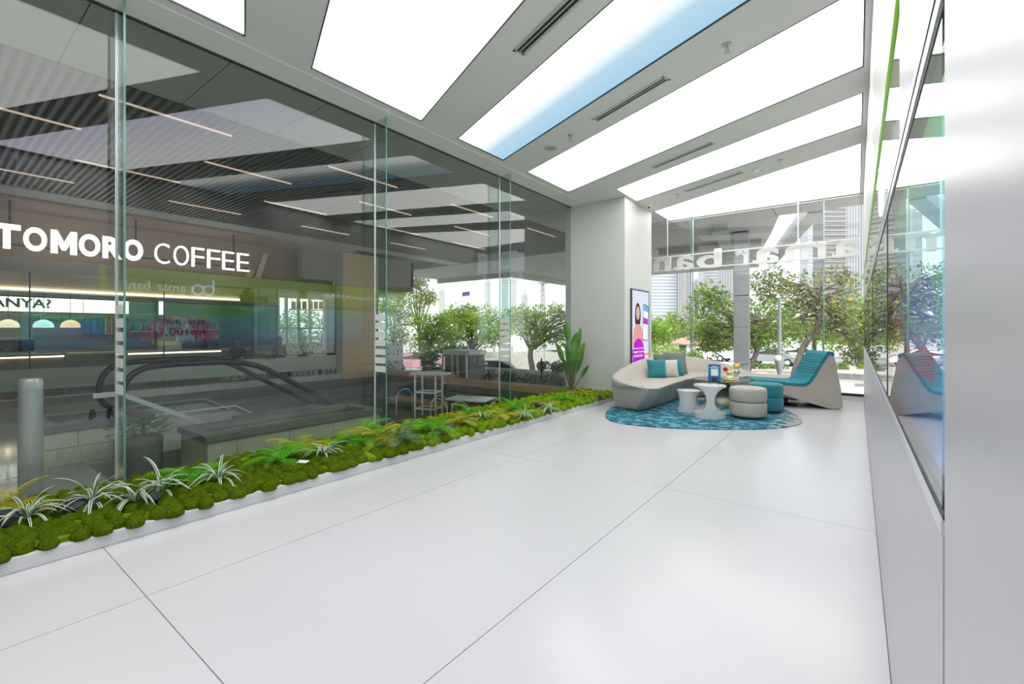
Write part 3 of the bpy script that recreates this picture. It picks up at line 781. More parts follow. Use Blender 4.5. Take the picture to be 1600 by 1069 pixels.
# dark rocks
def rock(px, py, s_, label, seed):
    bm = bmesh.new(); bmesh.ops.create_icosphere(bm, subdivisions=2, radius=1)
    for v in bm.verts:
        d = 1 + 0.35 * mnoise.noise(v.co * 1.3 + Vector((seed * 7.3, 1, 2)))
        v.co = Vector((v.co.x * d, v.co.y * d * 0.75, v.co.z * d * 0.75))
    bmesh.ops.scale(bm, vec=(s_, s_, s_), verts=bm.verts)
    me = bpy.data.meshes.new('rock'); bm.to_mesh(me); bm.free(); me.materials.append(M['rock'])
    p = G(px, py, 0.14); o = link('rock', me, None, loc=(p.x, p.y, 0.16)); o.rotation_euler = (0.3 * seed, 0.2, seed)
    tag(o, label, 'rock', 'dark rocks in the moss')
rock(10, 815, 0.09, 'dark rock beside the spider plant at the planter end', 1)
rock(115, 796, 0.09, 'dark rock between two spider plants before the first fin', 2)
rock(238, 782, 0.07, 'dark rock under the spider plants at the first fin', 3)
rock(686, 680, 0.085, 'pointed dark rock beside the bright green fern', 4)
rock(700, 672, 0.08, 'dark rock behind the pointed rock', 5)
rock(842, 636, 0.08, 'dark rock near the third glass fin', 6)
rock(938, 622, 0.05, 'small dark rock at the column end of the moss', 7)
p = G(473, 724, 0.15)
o = B(-0.05, 0.05, -0.03, 0.03, -0.002, 0.002).build('name_card', M['whiteplain']); o.location = (p.x, p.y, 0.165); o.rotation_euler = (0.12, 0.0, 0.5)
tag(o, 'small white card lying on the moss beside a fern', 'card')

# ================================================================== LOUNGE
def smooth_closed(pts, it=3):
    for _ in range(it):
        q = []
        for i in range(len(pts)):
            a, b = pts[i], pts[(i + 1) % len(pts)]
            q += [(a[0]*.75+b[0]*.25, a[1]*.75+b[1]*.25), (a[0]*.25+b[0]*.75, a[1]*.25+b[1]*.75)]
        pts = q
    return pts
def smooth_open(pts, it=2):
    for _ in range(it):
        q = [pts[0]]
        for i in range(len(pts) - 1):
            a, b = Vector(pts[i]), Vector(pts[i + 1])
            q += [tuple(a*.75+b*.25), tuple(a*.25+b*.75)]
        q.append(pts[-1]); pts = q
    return pts
# rug: mottled teal and blue with a grey tip
m, nt, out = new_mat('teal_mottled_rug')
b = nt.nodes.new('ShaderNodeBsdfPrincipled'); b.inputs['Roughness'].default_value = 0.95; nt.links.new(b.outputs[0], out.inputs[0])
tc = nt.nodes.new('ShaderNodeTexCoord'); no = nt.nodes.new('ShaderNodeTexNoise'); no.inputs['Scale'].default_value = 7; no.inputs['Detail'].default_value = 6
no.inputs['Roughness'].default_value = 0.7
rp = nt.nodes.new('ShaderNodeValToRGB'); el = rp.color_ramp.elements
el[0].position = 0.44; el[0].color = (0.003, 0.085, 0.13, 1); el[1].position = 0.58; el[1].color = (0.15, 0.32, 0.43, 1)
e2 = el.new(0.51); e2.color = (0.012, 0.18, 0.26, 1)
nt.links.new(tc.outputs['Object'], no.inputs['Vector']); nt.links.new(no.outputs['Fac'], rp.inputs['Fac'])
sp = nt.nodes.new('ShaderNodeSeparateXYZ'); nt.links.new(tc.outputs['Object'], sp.inputs[0])
ad = nt.nodes.new('ShaderNodeMath'); ad.operation = 'MULTIPLY_ADD'; ad.inputs[1].default_value = 1.6; nt.links.new(no.outputs['Fac'], ad.inputs[0]); nt.links.new(sp.outputs['X'], ad.inputs[2])
mr = nt.nodes.new('ShaderNodeMapRange'); nt.links.new(ad.outputs[0], mr.inputs['Value'])
rug_tip = G(1240, 660).x
mr.inputs['From Min'].default_value = rug_tip - 0.22 + 0.85; mr.inputs['From Max'].default_value = rug_tip - 0.12 + 0.85
mx = nt.nodes.new('ShaderNodeMix'); mx.data_type = 'RGBA'
nt.links.new(mr.outputs[0], mx.inputs['Factor']); nt.links.new(rp.outputs[0], mx.inputs['A']); mx.inputs['B'].default_value = (0.31, 0.31, 0.295, 1)
nt.links.new(mx.outputs['Result'], b.inputs['Base Color'])
bp = nt.nodes.new('ShaderNodeBump'); bp.inputs['Strength'].default_value = 0.4; n2 = nt.nodes.new('ShaderNodeTexNoise'); n2.inputs['Scale'].default_value = 150
nt.links.new(tc.outputs['Object'], n2.inputs['Vector']); nt.links.new(n2.outputs['Fac'], bp.inputs['Height']); nt.links.new(bp.outputs[0], b.inputs['Normal'])
M['rug'] = m
ro_ = [G(px, py, 0.012) for px, py in ((944, 644), (948, 657), (985, 664), (1060, 669.5), (1140, 671), (1205, 670), (1252, 664), (1254, 655), (1230, 640), (1205, 632), (1150, 626), (1070, 624), (1000, 627), (960, 634))]
rp_pts = smooth_closed([(v.x, v.y) for v in ro_], 2)
rug = MB().prism(rp_pts, 0.0, 0.012).build('rug', M['rug'], bevel=0.004)
tag(rug, 'organic shaped teal and blue mottled rug with grey tip', 'rug')

# sofa: tapered seat blocks, wrapping low back
sofa = thing('curved_sofa', 'beige velvet curved corner sofa beside the white column', 'sofa', (-3.0, 8.8, 0.012))
OX, OY = -3.0, 8.8
def loc2(pts): return [(x - OX, y - OY) for x, y in pts]
topA = [(-3.42, 7.34), (-2.62, 7.08), (-2.50, 7.16), (-2.56, 8.0), (-2.58, 8.78), (-3.50, 8.90), (-3.52, 8.2)]
botA = [(-3.36, 7.40), (-2.94, 7.36), (-2.86, 7.44), (-2.82, 8.0), (-2.80, 8.80), (-3.46, 8.88), (-3.48, 8.2)]
MB().prism(loc2(botA), 0.0, 0.425, loc2(topA)).build('seat_block', M['sofa'], sofa, 40, bevel=0.035, seg=4)
topB = [(-3.50, 8.915), (-2.58, 8.795), (-2.45, 9.45), (-2.1, 9.95), (-1.5, 10.2), (-0.85, 10.25), (-0.85, 10.92), (-2.6, 10.92), (-3.2, 10.6), (-3.45, 10.0)]
botB = [(-3.46, 8.93), (-2.80, 8.82), (-2.68, 9.55), (-2.2, 10.15), (-1.5, 10.38), (-0.9, 10.40), (-0.9, 10.88), (-2.6, 10.86), (-3.15, 10.55), (-3.4, 10.0)]
MB().prism(loc2(botB), 0.0, 0.43, loc2(topB)).build('seat_block', M['sofa'], sofa, 40, bevel=0.035, seg=4)
# back: height runs along the outer side
path = [(-2.78, 7.16, 0.445), (-3.20, 7.22, 0.50), (-3.40, 7.40, 0.545), (-3.44, 7.85, 0.63), (-3.46, 8.4, 0.71), (-3.46, 9.2, 0.78), (-3.40, 10.0, 0.80), (-3.1, 10.55, 0.78), (-2.6, 10.83, 0.68), (-2.1, 10.86, 0.55), (-1.75, 10.86, 0.44)]
path = smooth_open(path, 2)
bk = MB(); rows = []
for i, (x, y, z) in enumerate(path):
    a, c = Vector(path[max(i-1, 0)]), Vector(path[min(i+1, len(path)-1)])
    t_ = (c - a); t_.z = 0; t_.normalize(); nrm = Vector((t_.y, -t_.x, 0))       # towards the seat
    o_ = Vector((x, y, 0)); w = 0.10 + 0.10 * min(1, (z - 0.42) / 0.3)
    zs = max(z, 0.435)
    rows.append([o_ - nrm * 0.04 + Vector((0, 0, 0.405)), o_ - nrm * 0.06 + Vector((0, 0, zs - 0.03)), o_ - nrm * 0.03 + Vector((0, 0, zs)), o_ + nrm * 0.05 + Vector((0, 0, zs)),
                 o_ + nrm * 0.09 + Vector((0, 0, zs - 0.03)), o_ + nrm * (w + 0.03) + Vector((0, 0, 0.405))])
vs = [v - Vector((OX, OY, 0)) for r in rows for v in r]
bk.add(vs, [])
for i in range(len(rows) - 1):
    for j in range(6):
        bk.f.append((i*6+j, i*6+(j+1) % 6, (i+1)*6+(j+1) % 6, (i+1)*6+j)); bk.mi.append(0)
bk.f += [tuple(range(6)), tuple(range((len(rows)-1)*6, len(rows)*6))]; bk.mi += [0, 0]
bk.build('backrest', M['sofa'], sofa, 60)

def pillow_mesh(name, w, h, d, mat):
    mb = MB(); n_ = 14; vs = []
    for side in (1, -1):
        for i in range(n_ + 1):
            for j in range(n_ + 1):
                u, v = 2 * i / n_ - 1, 2 * j / n_ - 1
                k_ = max(0, (1 - u*u) * (1 - v*v)) ** 0.42
                pinch = 1 - 0.07 * (1 - abs(u)**2) * (abs(v)**4) - 0.0
                pu, pv = u * (1 - 0.06 * (1 - v*v) * abs(u)**3), v * (1 - 0.06 * (1 - u*u) * abs(v)**3)
                vs.append((pu * w / 2, side * d / 2 * k_, pv * h / 2))
    m_ = (n_ + 1) ** 2; fs = []
    for s_ in (0, 1):
        for i in range(n_):
            for j in range(n_):
                a = s_*m_ + i*(n_+1) + j
                fs.append((a, a+1, a+n_+2, a+n_+1) if s_ else (a, a+n_+1, a+n_+2, a+1))
    mb.add(vs, fs); return mb
def cushion(px, py, Y, w, mat, lab, rz, tilt, name='cushion', patch=False):
    p = onY(px, py, Y)
    t = thing(name, lab, 'cushion', (p.x, Y, 0.455 + w * 0.44), rz, 'cushions on the curved sofa')
    t.rotation_euler = (tilt, 0, rz)
    pillow_mesh('cover', w, w, 0.14, M[mat]).build('cover', M[mat], t, 180, fix=True)
    e = MB(); q = w / 2 * 0.985
    loop = []
    for k in range(40):
        s4 = k / 40 * 4; sd = int(s4); f_ = (s4 - sd) * 2 - 1; bow = 0.06 * (1 - f_ * f_)
        loop.append([(q*f_, -q*(1-bow)), (q*(1-bow), q*f_), (-q*f_, q*(1-bow)), (-q*(1-bow), -q*f_)][sd])
    e.tube([(x, 0, z) for x, z in loop + [loop[0]]], 0.004, 6); e.build('seam_piping', M[mat], t, 60)
    if patch:
        MB().sphere((0.03, -0.066, -0.05), 0.022, 10, 6, 1, 0.3, 1).build('embroidered_dot', M['timber'], t, 60)
    return t
cushion(1026, 577, 8.75, 0.36, 'teal', 'teal velvet cushion leaning on the sofa, beside the cream one', R(35), R(-16))
cushion(1046, 575, 9.00, 0.35, 'creamfab', 'cream cushion with a small dot between two teal cushions', R(40), R(-14), patch=True)
cushion(1055, 574, 9.32, 0.35, 'teal', 'teal velvet cushion behind the cream one', R(42), R(-14))
cushion(1055, 571, 9.72, 0.48, 'greyfab', 'large grey woven cushion at the sofa corner', R(35), R(-16))
cushion(1034, 571, 9.22, 0.46, 'dgreyfab', 'dark grey cushion behind the teal ones in the sofa corner', R(80), R(-16))

# hourglass side tables
def hourglass(px, py, r, h, ang, neck, lab):
    p = G(px, py, 0.012)
    t = thing('side_table', lab, 'side table', (p.x, p.y, 0.012), ang, 'white hourglass side tables')
    mb = MB(); n_ = 48; zs = []
    band = 0.16 * h
    zs = [0, 0.004, band] + [band + (h - 1.35*band - band*0) * k / 22 for k in range(1, 22)] + [h - 0.35*band, h - 0.004, h]
    rows = []
    for z in zs:
        u = (z - band) / (h - 1.35 * band)
        if 0 < u < 1: w = r - (r - neck) * (1 - (2*u - 1)**2) ** 0.5
        else: w = r
        rr = r - (0.004 if z in (0, h) else 0)
        rows.append([(max(-w, min(w, rr*math.cos(2*math.pi*k/n_))), rr*math.sin(2*math.pi*k/n_), z) for k in range(n_)])
    vs = [v for q in rows for v in q]; mb.add(vs, [])
    for j in range(len(rows) - 1):
        for k in range(n_):
            mb.f.append((j*n_+k, j*n_+(k+1) % n_, (j+1)*n_+(k+1) % n_, (j+1)*n_+k)); mb.mi.append(0)
    mb.f.append(tuple(range(n_-1, -1, -1))); mb.mi.append(0); mb.f.append(tuple(range((len(rows)-1)*n_, len(rows)*n_))); mb.mi.append(0)
    mb.build('body', M['gloss'], t, 35, fix=False)
    MB().lathe([(r*0.93, h), (r*0.92, h+0.004), (r*0.90, h+0.005)], 48).build('top_disc', M['gloss'], t, 35)
hourglass(1109, 651.5, 0.235, 0.50, YAW - 0.36, 0.055, 'taller white hourglass side table with big round side openings')
hourglass(1076, 643.5, 0.185, 0.36, YAW - 0.50, 0.125, 'shorter white waisted side table beside the taller one')

# ottomans
def ottoman(px, py, r, h, mat, lab):
    p = G(px, py, 0.012)
    t = thing('ottoman', lab, 'ottoman', (p.x, p.y, 0.012), 0, 'round ottomans on the rug')
    MB().lathe([(r*0.90, 0), (r*0.90, 0.035)], 40).build('plinth', M['black'], t, 40)
    def puff(z0, z1, top):
        e = 0.035
        pr = [(r*0.93, z0), (r*0.975, z0+e*0.3), (r, z0+e), (r, z1-e), (r*0.975, z1-e*0.3), (r*0.93, z1)]
        if top: pr = pr[:-1] + [(r*0.94, z1+0.004), (r*0.8, z1+0.014), (r*0.4, z1+0.02), (0.001, z1+0.021)]
        return MB().lathe(pr, 48)
    mid = h * 0.53
    puff(0.035, mid - 0.003, False).build('lower_cushion', M[mat], t, 50)
    MB().lathe([(r*0.94, mid - 0.006), (r*0.94, mid + 0.006)], 40).build('groove_band', M['dgreyfab' if mat == 'sofa' else 'teal'], t, 40)
    puff(mid + 0.003, h - 0.02, True).build('upper_cushion', M[mat], t, 50)
ottoman(1168.5, 652, 0.262, 0.475, 'sofa', 'round beige velvet ottoman in two stacked tiers')
ottoman(1196, 642.5, 0.262, 0.475, 'teal', 'round teal velvet ottoman behind the beige one')

# coffee table
p = G(1131, 631.5, 0.012); TP = p.copy(); TH = 0.455
t = thing('coffee_table', 'round smoked glass coffee table on a bronze trumpet base', 'coffee table', p)
MB().lathe([(0.52, TH-0.012), (0.525, TH-0.006), (0.52, TH)], 64).build('glass_top', M['tabletop'], t, 40)
MB().lathe([(0.27, TH-0.03), (0.28, TH-0.02), (0.28, TH-0.012)], 40).build('support_plate', M['black'], t, 40)
MB().lathe([(0.34, 0), (0.34, 0.02), (0.325, 0.09), (0.27, 0.18), (0.16, 0.28), (0.10, 0.36), (0.12, 0.42), (0.2, TH-0.03)], 48).build('pedestal', M['bronze'], t, 60)
ZT = 0.012 + TH
def table_at(px): 
    d = ray(px, CY); k_ = (TP.x*FX + TP.y*FY); return Vector((d[0]*k_, d[1]*k_, ZT))
q = table_at(1108)
q = q - Vector((FX, FY, 0)) * 0.22
t = thing('counter_sign', 'blue printed tent card standing on the coffee table', 'sign', q, YAW - 0.36)
w_, h_ = 0.20, 0.285
MB().add([(-w_/2, -0.02, 0), (w_/2, -0.02, 0), (w_/2, 0.012, h_), (-w_/2, 0.012, h_), (-w_/2, -0.016, 0), (w_/2, -0.016, 0), (w_/2, 0.016, h_), (-w_/2, 0.016, h_)],
         [(0,1,2,3),(7,6,5,4),(0,4,5,1),(1,5,6,2),(2,6,7,3),(3,7,4,0)]).build('card', pbr('blue_gradient_card', (0.01, 0.05, 0.42), 0.35, col2=(0.01, 0.30, 0.46), scale=5), t)
MB().add([(-w_/2, 0.06, 0), (w_/2, 0.06, 0), (w_/2, 0.020, h_), (-w_/2, 0.020, h_), (-w_/2, 0.064, 0), (w_/2, 0.064, 0), (w_/2, 0.024, h_), (-w_/2, 0.024, h_)],
         [(0,1,2,3),(7,6,5,4),(0,4,5,1),(1,5,6,2),(2,6,7,3),(3,7,4,0)]).build('back_leg', M['blue'], t)
sl_ = 0.032 / h_
def on_card(x0, x1, z0, z1, off=0.001): return [(x0, -0.02 + sl_*z0 - off, z0), (x1, -0.02 + sl_*z0 - off, z0), (x1, -0.02 + sl_*z1 - off, z1), (x0, -0.02 + sl_*z1 - off, z1)]
MB().poly(on_card(-0.058, 0.058, 0.085, 0.205)).build('white_square_print', M['whiteplain'], t, fix=False)
MB().poly(on_card(-0.07, 0.07, 0.225, 0.236)).build('text_line_print', M['whiteplain'], t, fix=False)
MB().poly(on_card(-0.04, 0.04, 0.246, 0.257)).build('text_line_print', M['whiteplain'], t, fix=False)
MB().poly(on_card(-0.045, 0.045, 0.0, 0.05)).build('dark_foot_print', M['black'], t, fix=False)
# figurines
def fig(px, back, label, name, build):
    q = table_at(px) + Vector((FX, FY, 0)) * back
    t = thing(name, label, 'figurine', q, YAW, 'figurines on the coffee table'); build(t)
def toy_large(t):
    MB().lathe([(0.05, 0), (0.05, 0.02), (0.04, 0.025)], 20).build('base', M['whiteplain'], t, 40)
    l_ = MB(); l_.tube([(-0.025, 0, 0.02), (-0.025, 0, 0.10)], 0.022, 10); l_.tube([(0.025, 0, 0.02), (0.025, 0, 0.10)], 0.022, 10); l_.build('legs', M['whiteplain'], t, 40)
    MB().lathe([(0.035, 0.09), (0.055, 0.12), (0.055, 0.16), (0.035, 0.19)], 18).build('body', M['silver'], t, 60)
    MB().sphere((0, 0, 0.225), 0.055, 16, 12).build('head', M['yellow'], t, 60)
    for s_ in (-1, 1):
        MB().sphere((s_*0.045, 0, 0.275), 0.022, 10, 8).build('ear', M['silver'], t, 60)
        MB().tube([(s_*0.05, 0, 0.165), (s_*0.085, -0.02, 0.14), (s_*0.09, -0.04, 0.11)], [0.016, 0.015, 0.014], 8).build('arm', M['whiteplain'], t, 60)
def toy_small(t):
    MB().lathe([(0.10, 0), (0.105, 0.01), (0.10, 0.014)], 28).build('tray', M['yellow'], t, 40)
    MB().lathe([(0.06, 0.014), (0.07, 0.03), (0.06, 0.07), (0.03, 0.085)], 20).build('body', M['whiteplain'], t, 60)
    MB().sphere((0, 0, 0.12), 0.05, 16, 12).build('head', M['yellow'], t, 60)
    MB().tube([(-0.04, 0, 0.10), (-0.07, 0, 0.16)], 0.003, 6).build('string', M['silver'], t)
    MB().sphere((-0.075, 0, 0.195), 0.04, 18, 12).build('balloon', M['red'], t, 60)
def toy_dark(t):
    MB().lathe([(0.03, 0), (0.035, 0.02), (0.03, 0.06), (0.015, 0.075)], 16).build('body', M['black'], t, 60)
    MB().sphere((0, 0, 0.10), 0.032, 14, 10).build('head', M['silver'], t, 60)
    for s_ in (-1, 1): MB().sphere((s_*0.025, 0, 0.132), 0.013, 8, 6).build('ear', M['black'], t, 60)
fig(1135, -0.12, 'small white toy with a red balloon on a yellow tray', 'figurine', toy_small)
fig(1153, 0.05, 'taller white and yellow toy figurine on the coffee table', 'figurine', toy_large)
fig(1145, 0.12, 'small dark toy figurine between the other two', 'figurine', toy_dark)

# wedge lounge chair
CTH = R(25)
CB = G(1305, 640, 0.0); CPX, CPY = math.cos(CTH), math.sin(CTH)
def onC(px, py):
    """pixel -> (along, height) in the upright plane of the chair's near side"""
    d = ray(px, py)
    # CB + u*(CPX,CPY) = t*d
    det = d[0] * -CPY - d[1] * -CPX
    t_ = (CB.x * -CPY - CB.y * -CPX) / det
    u_ = (d[0] * t_ - CB.x) * CPX + (d[1] * t_ - CB.y) * CPY
    return Vector((u_, H + d[2] * t_))
prof_px = [(1197, 598.5), (1230, 600), (1258, 602), (1266, 598), (1272, 590), (1294, 554), (1298, 552.5), (1302, 554), (1305, 562), (1313, 602), (1317, 630), (1317, 636), (1312, 640), (1296, 639), (1256, 627), (1224, 617), (1196, 607), (1193, 602)]
prof = [onC(px, py) for px, py in prof_px]
base_z = min(v.y for v in prof)
lc = thing('lounge_chair', 'beige wedge lounge chair with teal ribbed seat cover', 'lounge chair', (CB.x, CB.y, 0), CTH)
def shift(v): return (v.x, v.y - base_z)
P2 = [shift(v) for v in prof]
def extr(name, poly, y0, y1, mat, bevel=0.0):
    n_ = len(poly); mb = MB()
    mb.add([(x, y0, z) for x, z in poly] + [(x, y1, z) for x, z in poly], [tuple(range(n_)), tuple(range(2*n_-1, n_-1, -1))] + [(i, (i+1) % n_, n_+(i+1) % n_, n_+i) for i in range(n_)])
    return mb.build(name, mat, lc, 35, bevel, 3)
CW = 0.80
extr('shell', P2, 0.0, CW, M['sofa'], 0.012)
# teal cover: follows seat and back, rolls over top and front
over = [shift(onC(px, py)) for px, py in ((1186, 602), (1183, 598), (1184, 594.5), (1192, 594), (1228, 597.5), (1256, 599.5), (1263, 596), (1269, 587), (1291, 551), (1297, 548.8), (1303, 550.5), (1304, 556))]
over = smooth_open([(x, z) for x, z in over], 1)
und = []
for i, (x, z) in enumerate(over):
    a, c = over[max(i-1, 0)], over[min(i+1, len(over)-1)]
    tx, tz = c[0]-a[0], c[1]-a[1]; l_ = math.hypot(tx, tz); und.append((x + tz/l_*0.05, z - tx/l_*0.05))
mb = MB(); n_ = len(over); y0, y1 = -0.006, CW + 0.006
vs = [(x, y, z) for (x, z) in over for y in (y0, y1)] + [(x, y, z) for (x, z) in und for y in (y0, y1)]
mb.add(vs, [])
for i in range(n_ - 1):
    a = 2*i; b_ = 2*n_ + 2*i
    for f in ((a, a+1, a+3, a+2), (b_, b_+2, b_+3, b_+1), (a, a+2, b_+2, b_), (a+1, b_+1, b_+3, a+3)): mb.f.append(f); mb.mi.append(0)
for e in (0, n_-1): mb.f.append((2*e, 2*e+1, 2*n_+2*e+1, 2*n_+2*e)); mb.mi.append(0)
mb.build('seat_cover', M['tealrib'], lc, 50, 0.01)
# stitched ribs across the back
for k in range(1, 9):
    u = k / 9
    a, c = Vector(shift(onC(1269, 586))), Vector(shift(onC(1291, 550.5)))
    q_ = a + (c - a) * u
    MB().tube([(q_.x, y0 + 0.01, q_.y + 0.002), (q_.x, y1 - 0.01, q_.y + 0.002)], 0.004, 6).build('stitched_rib', M['teal'], lc, 60)
# black swivel foot
ft = MB(); cxf = shift(onC(1240, 615))[0]
ft.lathe([(0.20, 0), (0.20, 0.012), (0.05, 0.03), (0.045, 0.12)], 28, (cxf, CW/2, 0)); ft.build('swivel_foot', M['black'], lc, 40)

# ================================================================== MALL BEYOND THE GLASS
SZ = 4.05
mc = struct('ceiling', 'dark slatted mall ceiling with grey soffit panels')
mc.name = 'ceiling_mall'
yj = [0.89 + 1.05 * k for k in range(-4, 15)]
for a, b in zip(yj[:-1], yj[1:]):
    B(-6.40, GX - 0.04, a + 0.006, b - 0.006, SZ, SZ + 0.04).build('soffit_panel', M['soffit'], mc)
B(-18.0, GX - 0.04, -3.5, 16.4, SZ + 0.16, SZ + 0.35).build('ceiling_slab', M['darkceil'], mc)
sl_me = B(-3.08, 3.08, -0.022, 0.022, 0, 0.07).mesh('slat', M['slat'])
k = 0; y = -1.2
while y < 13.2:
    link('slat', sl_me, mc, loc=(-9.5, y, SZ - 0.01)); y += 0.098
for a, b in zip(yj[:-1], yj[1:]):
    B(-13.35, -12.62, a + 0.006, b - 0.006, SZ, SZ + 0.04).build('soffit_panel', M['soffit2'], mc)
B(-13.35, -12.62, -3.5, 15.9, SZ + 0.045, SZ + 0.08).build('panel_backing', M['dark'], mc)
B(-6.40, GX - 0.04, -3.5, 15.9, SZ + 0.045, SZ + 0.08).build('panel_backing', M['dark'], mc)
# outer soffits towards the street
for (x0, x1, y0, y1) in ((-17.5, -12.65, 13.4, 16.6), (-12.64, -9.0, 13.4, 17.0), (-8.99, -5.2, 13.4, 17.0), (-12.64, -9.0, 17.02, 21.6), (-8.99, -5.2, 17.02, 21.6)):
    B(x0, x1 - 0.02, y0, y1 - 0.02, SZ - 0.02, SZ + 0.3).build('soffit_panel', M['soffit2'], mc)
B(-17.5, -12.66, 16.6, 16.75, SZ - 0.22, SZ + 0.4).build('soffit_fascia', M['soffit2'], mc)
B(-12.80, -12.66, 16.75, 21.6, SZ - 0.22, SZ + 0.4).build('soffit_fascia', M['soffit2'], mc)
# soffit over the back window and its beams
for (x0, x1, y0, y1) in ((-5.2, -3.4, 11.25, 12.2), (-3.38, -1.5, 11.25, 12.2), (-1.48, 0.6, 11.25, 12.2)):
    B(x0, x1, y0, y1, SZ - 0.02, SZ + 0.3).build('soffit_panel', M['soffit'], mc)
for (q, mk) in (([(-5.2, 12.22), (-1.45, 12.22), (-1.95, 14.6), (-5.2, 14.6)], 'soffit'), ([(-5.2, 14.62), (-1.96, 14.62), (-2.6, 17.4), (-5.2, 17.4)], 'soffit'), ([(-5.2, 17.42), (-2.62, 17.42), (-3.3, 21.6), (-5.2, 21.6)], 'soffit2')):
    MB().prism(q, SZ - 0.02, SZ + 0.3).build('soffit_panel', M[mk], mc)
MB().bar((-2.75, 12.3, SZ - 0.14), (-3.9, 21.5, SZ - 0.14), 0.35, 0.24).build('roof_beam', M['zinc'], mc)
MB().bar((-5.2, 15.0, SZ - 0.12), (-2.2, 15.0, SZ - 0.12), 0.3, 0.2).build('roof_beam', M['soffit2'], mc)
MB().bar((-0.75, 12.3, SZ + 0.1), (-2.55, 19.5, SZ - 0.05), 0.30, 0.30).build('roof_beam', M['zinc'], mc)

# linear ceiling lamps in the slatted ceiling
lm = B(-0.012, 0.012, -0.69, 0.69, -0.02, 0.0)
lm_me = lm.mesh('linear_lamp', M['linled'])
for x, st in ((-6.85, (1.28, 4.1, 6.9, 9.7)), (-8.22, (-0.02, 2.8, 5.6, 8.4)), (-9.75, (1.55, 4.4, 7.2, 10.0)), (-11.3, (0.4, 3.2, 6.0, 8.8))):
    for y in st:
        o = link('linear_lamp', lm_me, None, loc=(x, y + 0.69, SZ - 0.012))
        rw = {-6.85: 'first row from the glass wall', -8.22: 'second row from the glass wall', -9.75: 'third row from the glass wall', -11.3: 'row nearest the coffee shop'}[x]
        tag(o, 'thin warm linear lamp in the slatted ceiling, ' + rw, 'ceiling lamp', 'linear lamps, ' + rw)

# floors and walls of the mall
FLZ = -0.10
tag(B(-13.95, -6.62, -3.5, 2.9, FLZ - 0.3, FLZ).build('floor_mall', M['mallfloor']), 'polished grey mall walkway floor', None, None, 'structure')
tag(B(-6.60, GX - 0.12, -3.5, 1.15, FLZ - 0.3, FLZ).build('floor_walkway', M['mallfloor']), 'polished grey walkway floor along the glass', None, None, 'structure')
tag(B(-6.60, GX - 0.12, 1.16, 4.4, -0.75, -0.45).build('floor_terrace', M['sunk']), 'dark paving around the water planters', None, None, 'structure')
tag(B(-13.95, GX - 0.12, 7.4, 13.4, -1.25, -0.95).build('floor_court', M['sunk']), 'dark paving of the sunken court', None, None, 'structure')
tag(B(-13.95, GX - 0.12, 2.9, 13.4, -4.2, -4.0).build('floor_basement', M['sunk']), 'basement floor below the escalator', None, None, 'structure')
tag(B(-20.0, GX - 0.1, -3.65, -3.5, -1, SZ).build('wall_light_stop', M['granite2']), 'unseen grey wall added to close the mall walkway against light', None, None, 'structure')  # out of view, added to keep light out at this end
tag(B(GX - 0.12, GX + 0.04, RYB, 8.5, -4.0, -0.01).build('wall_foundation', M['granite2']), 'grey wall below the corridor floor', None, None, 'structure')
FX0 = -14.0; SF = -0.26
gw = struct('wall_granite', 'dark granite wall below the coffee shop')
B(FX0 - 0.4, FX0 - 0.03, 2.9, 12.05, -4.0, SF - 0.02).build('wall_core', M['granite'], gw)
for a, b in ((2.9, 5.2), (5.2, 7.5), (7.5, 9.8), (9.8, 12.05)):
    B(FX0 - 0.03, FX0, a + 0.006, b - 0.006, -1.25, SF - 0.02).build('stone_panel', M['granite'], gw)
    B(FX0 - 0.03, FX0 - 0.004, a + 0.006, b - 0.006, -2.6, -1.262).build('stone_panel', M['granite2'], gw)
    B(FX0 - 0.03, FX0 - 0.004, a + 0.006, b - 0.006, -4.0, -2.612).build('stone_panel', M['granite2'], gw)
B(FX0 - 0.2, FX0 + 0.03, -3.5, 8.85, SF - 0.02, SF + 0.16).build('light_sill', M['concrete'], gw)
tag(B(-20.0, FX0 - 0.2, -3.5, 12.05, SF - 0.2, SF).build('floor_shop', pbr('shop_floor', (0.32, 0.29, 0.25), 0.25)), 'brown grey coffee shop floor', None, None, 'structure')

# ------------------------------------------------------------------ coffee shop front
def YX(px, X): return onX(px, CY, X).y
def ZX(px, py, X): return onX(px, py, X).z
taupe = pbr('taupe_paint', (0.46, 0.345, 0.285), 0.7); offw = pbr('shop_white', (0.66, 0.62, 0.55), 0.7); graybrown = pbr('grey_brown_panel', (0.29, 0.27, 0.245), 0.6)
shop = struct('wall_shop', 'coffee shop front with warm lit interior')
B(-20.1, -19.9, -3.5, 12.05, SF, SZ).build('back_wall', pbr('shop_back_wall', (0.27, 0.31, 0.32), 0.7), shop) if False else None
bwY0, bwY1 = YX(432, -19.4), YX(508, -19.4)
bz0, bz1 = ZX(470, 553, -19.4), ZX(470, 466, -19.4)
bwm = pbr('shop_back_wall', (0.27, 0.31, 0.31), 0.7)
B(-19.5, -19.35, -3.5, bwY0, SF, SZ).build('back_wall', bwm, shop)
B(-19.5, -19.35, bwY1, 12.6, SF, SZ).build('back_wall', bwm, shop)
B(-19.5, -19.35, bwY0, bwY1, bz1, SZ).build('back_wall', bwm, shop)
B(-19.5, -19.35, bwY0, bwY1, SF, bz0).build('back_wall', bwm, shop)
B(-19.35, FX0 - 0.05, 11.9, 12.05, 2.9, SZ).build('end_beam', graybrown, shop)
B(-14.9, -14.75, -3.5, 9.0, 2.9, SZ).build('recess_back', taupe, shop)
B(-14.75, -13.36, -3.5, 9.0, SZ - 0.06, SZ + 0.1).build('recess_ceiling', taupe, shop)
B(-14.9, -14.25, -3.5, 9.0, 2.62, 2.92).build('bulkhead', graybrown, shop)
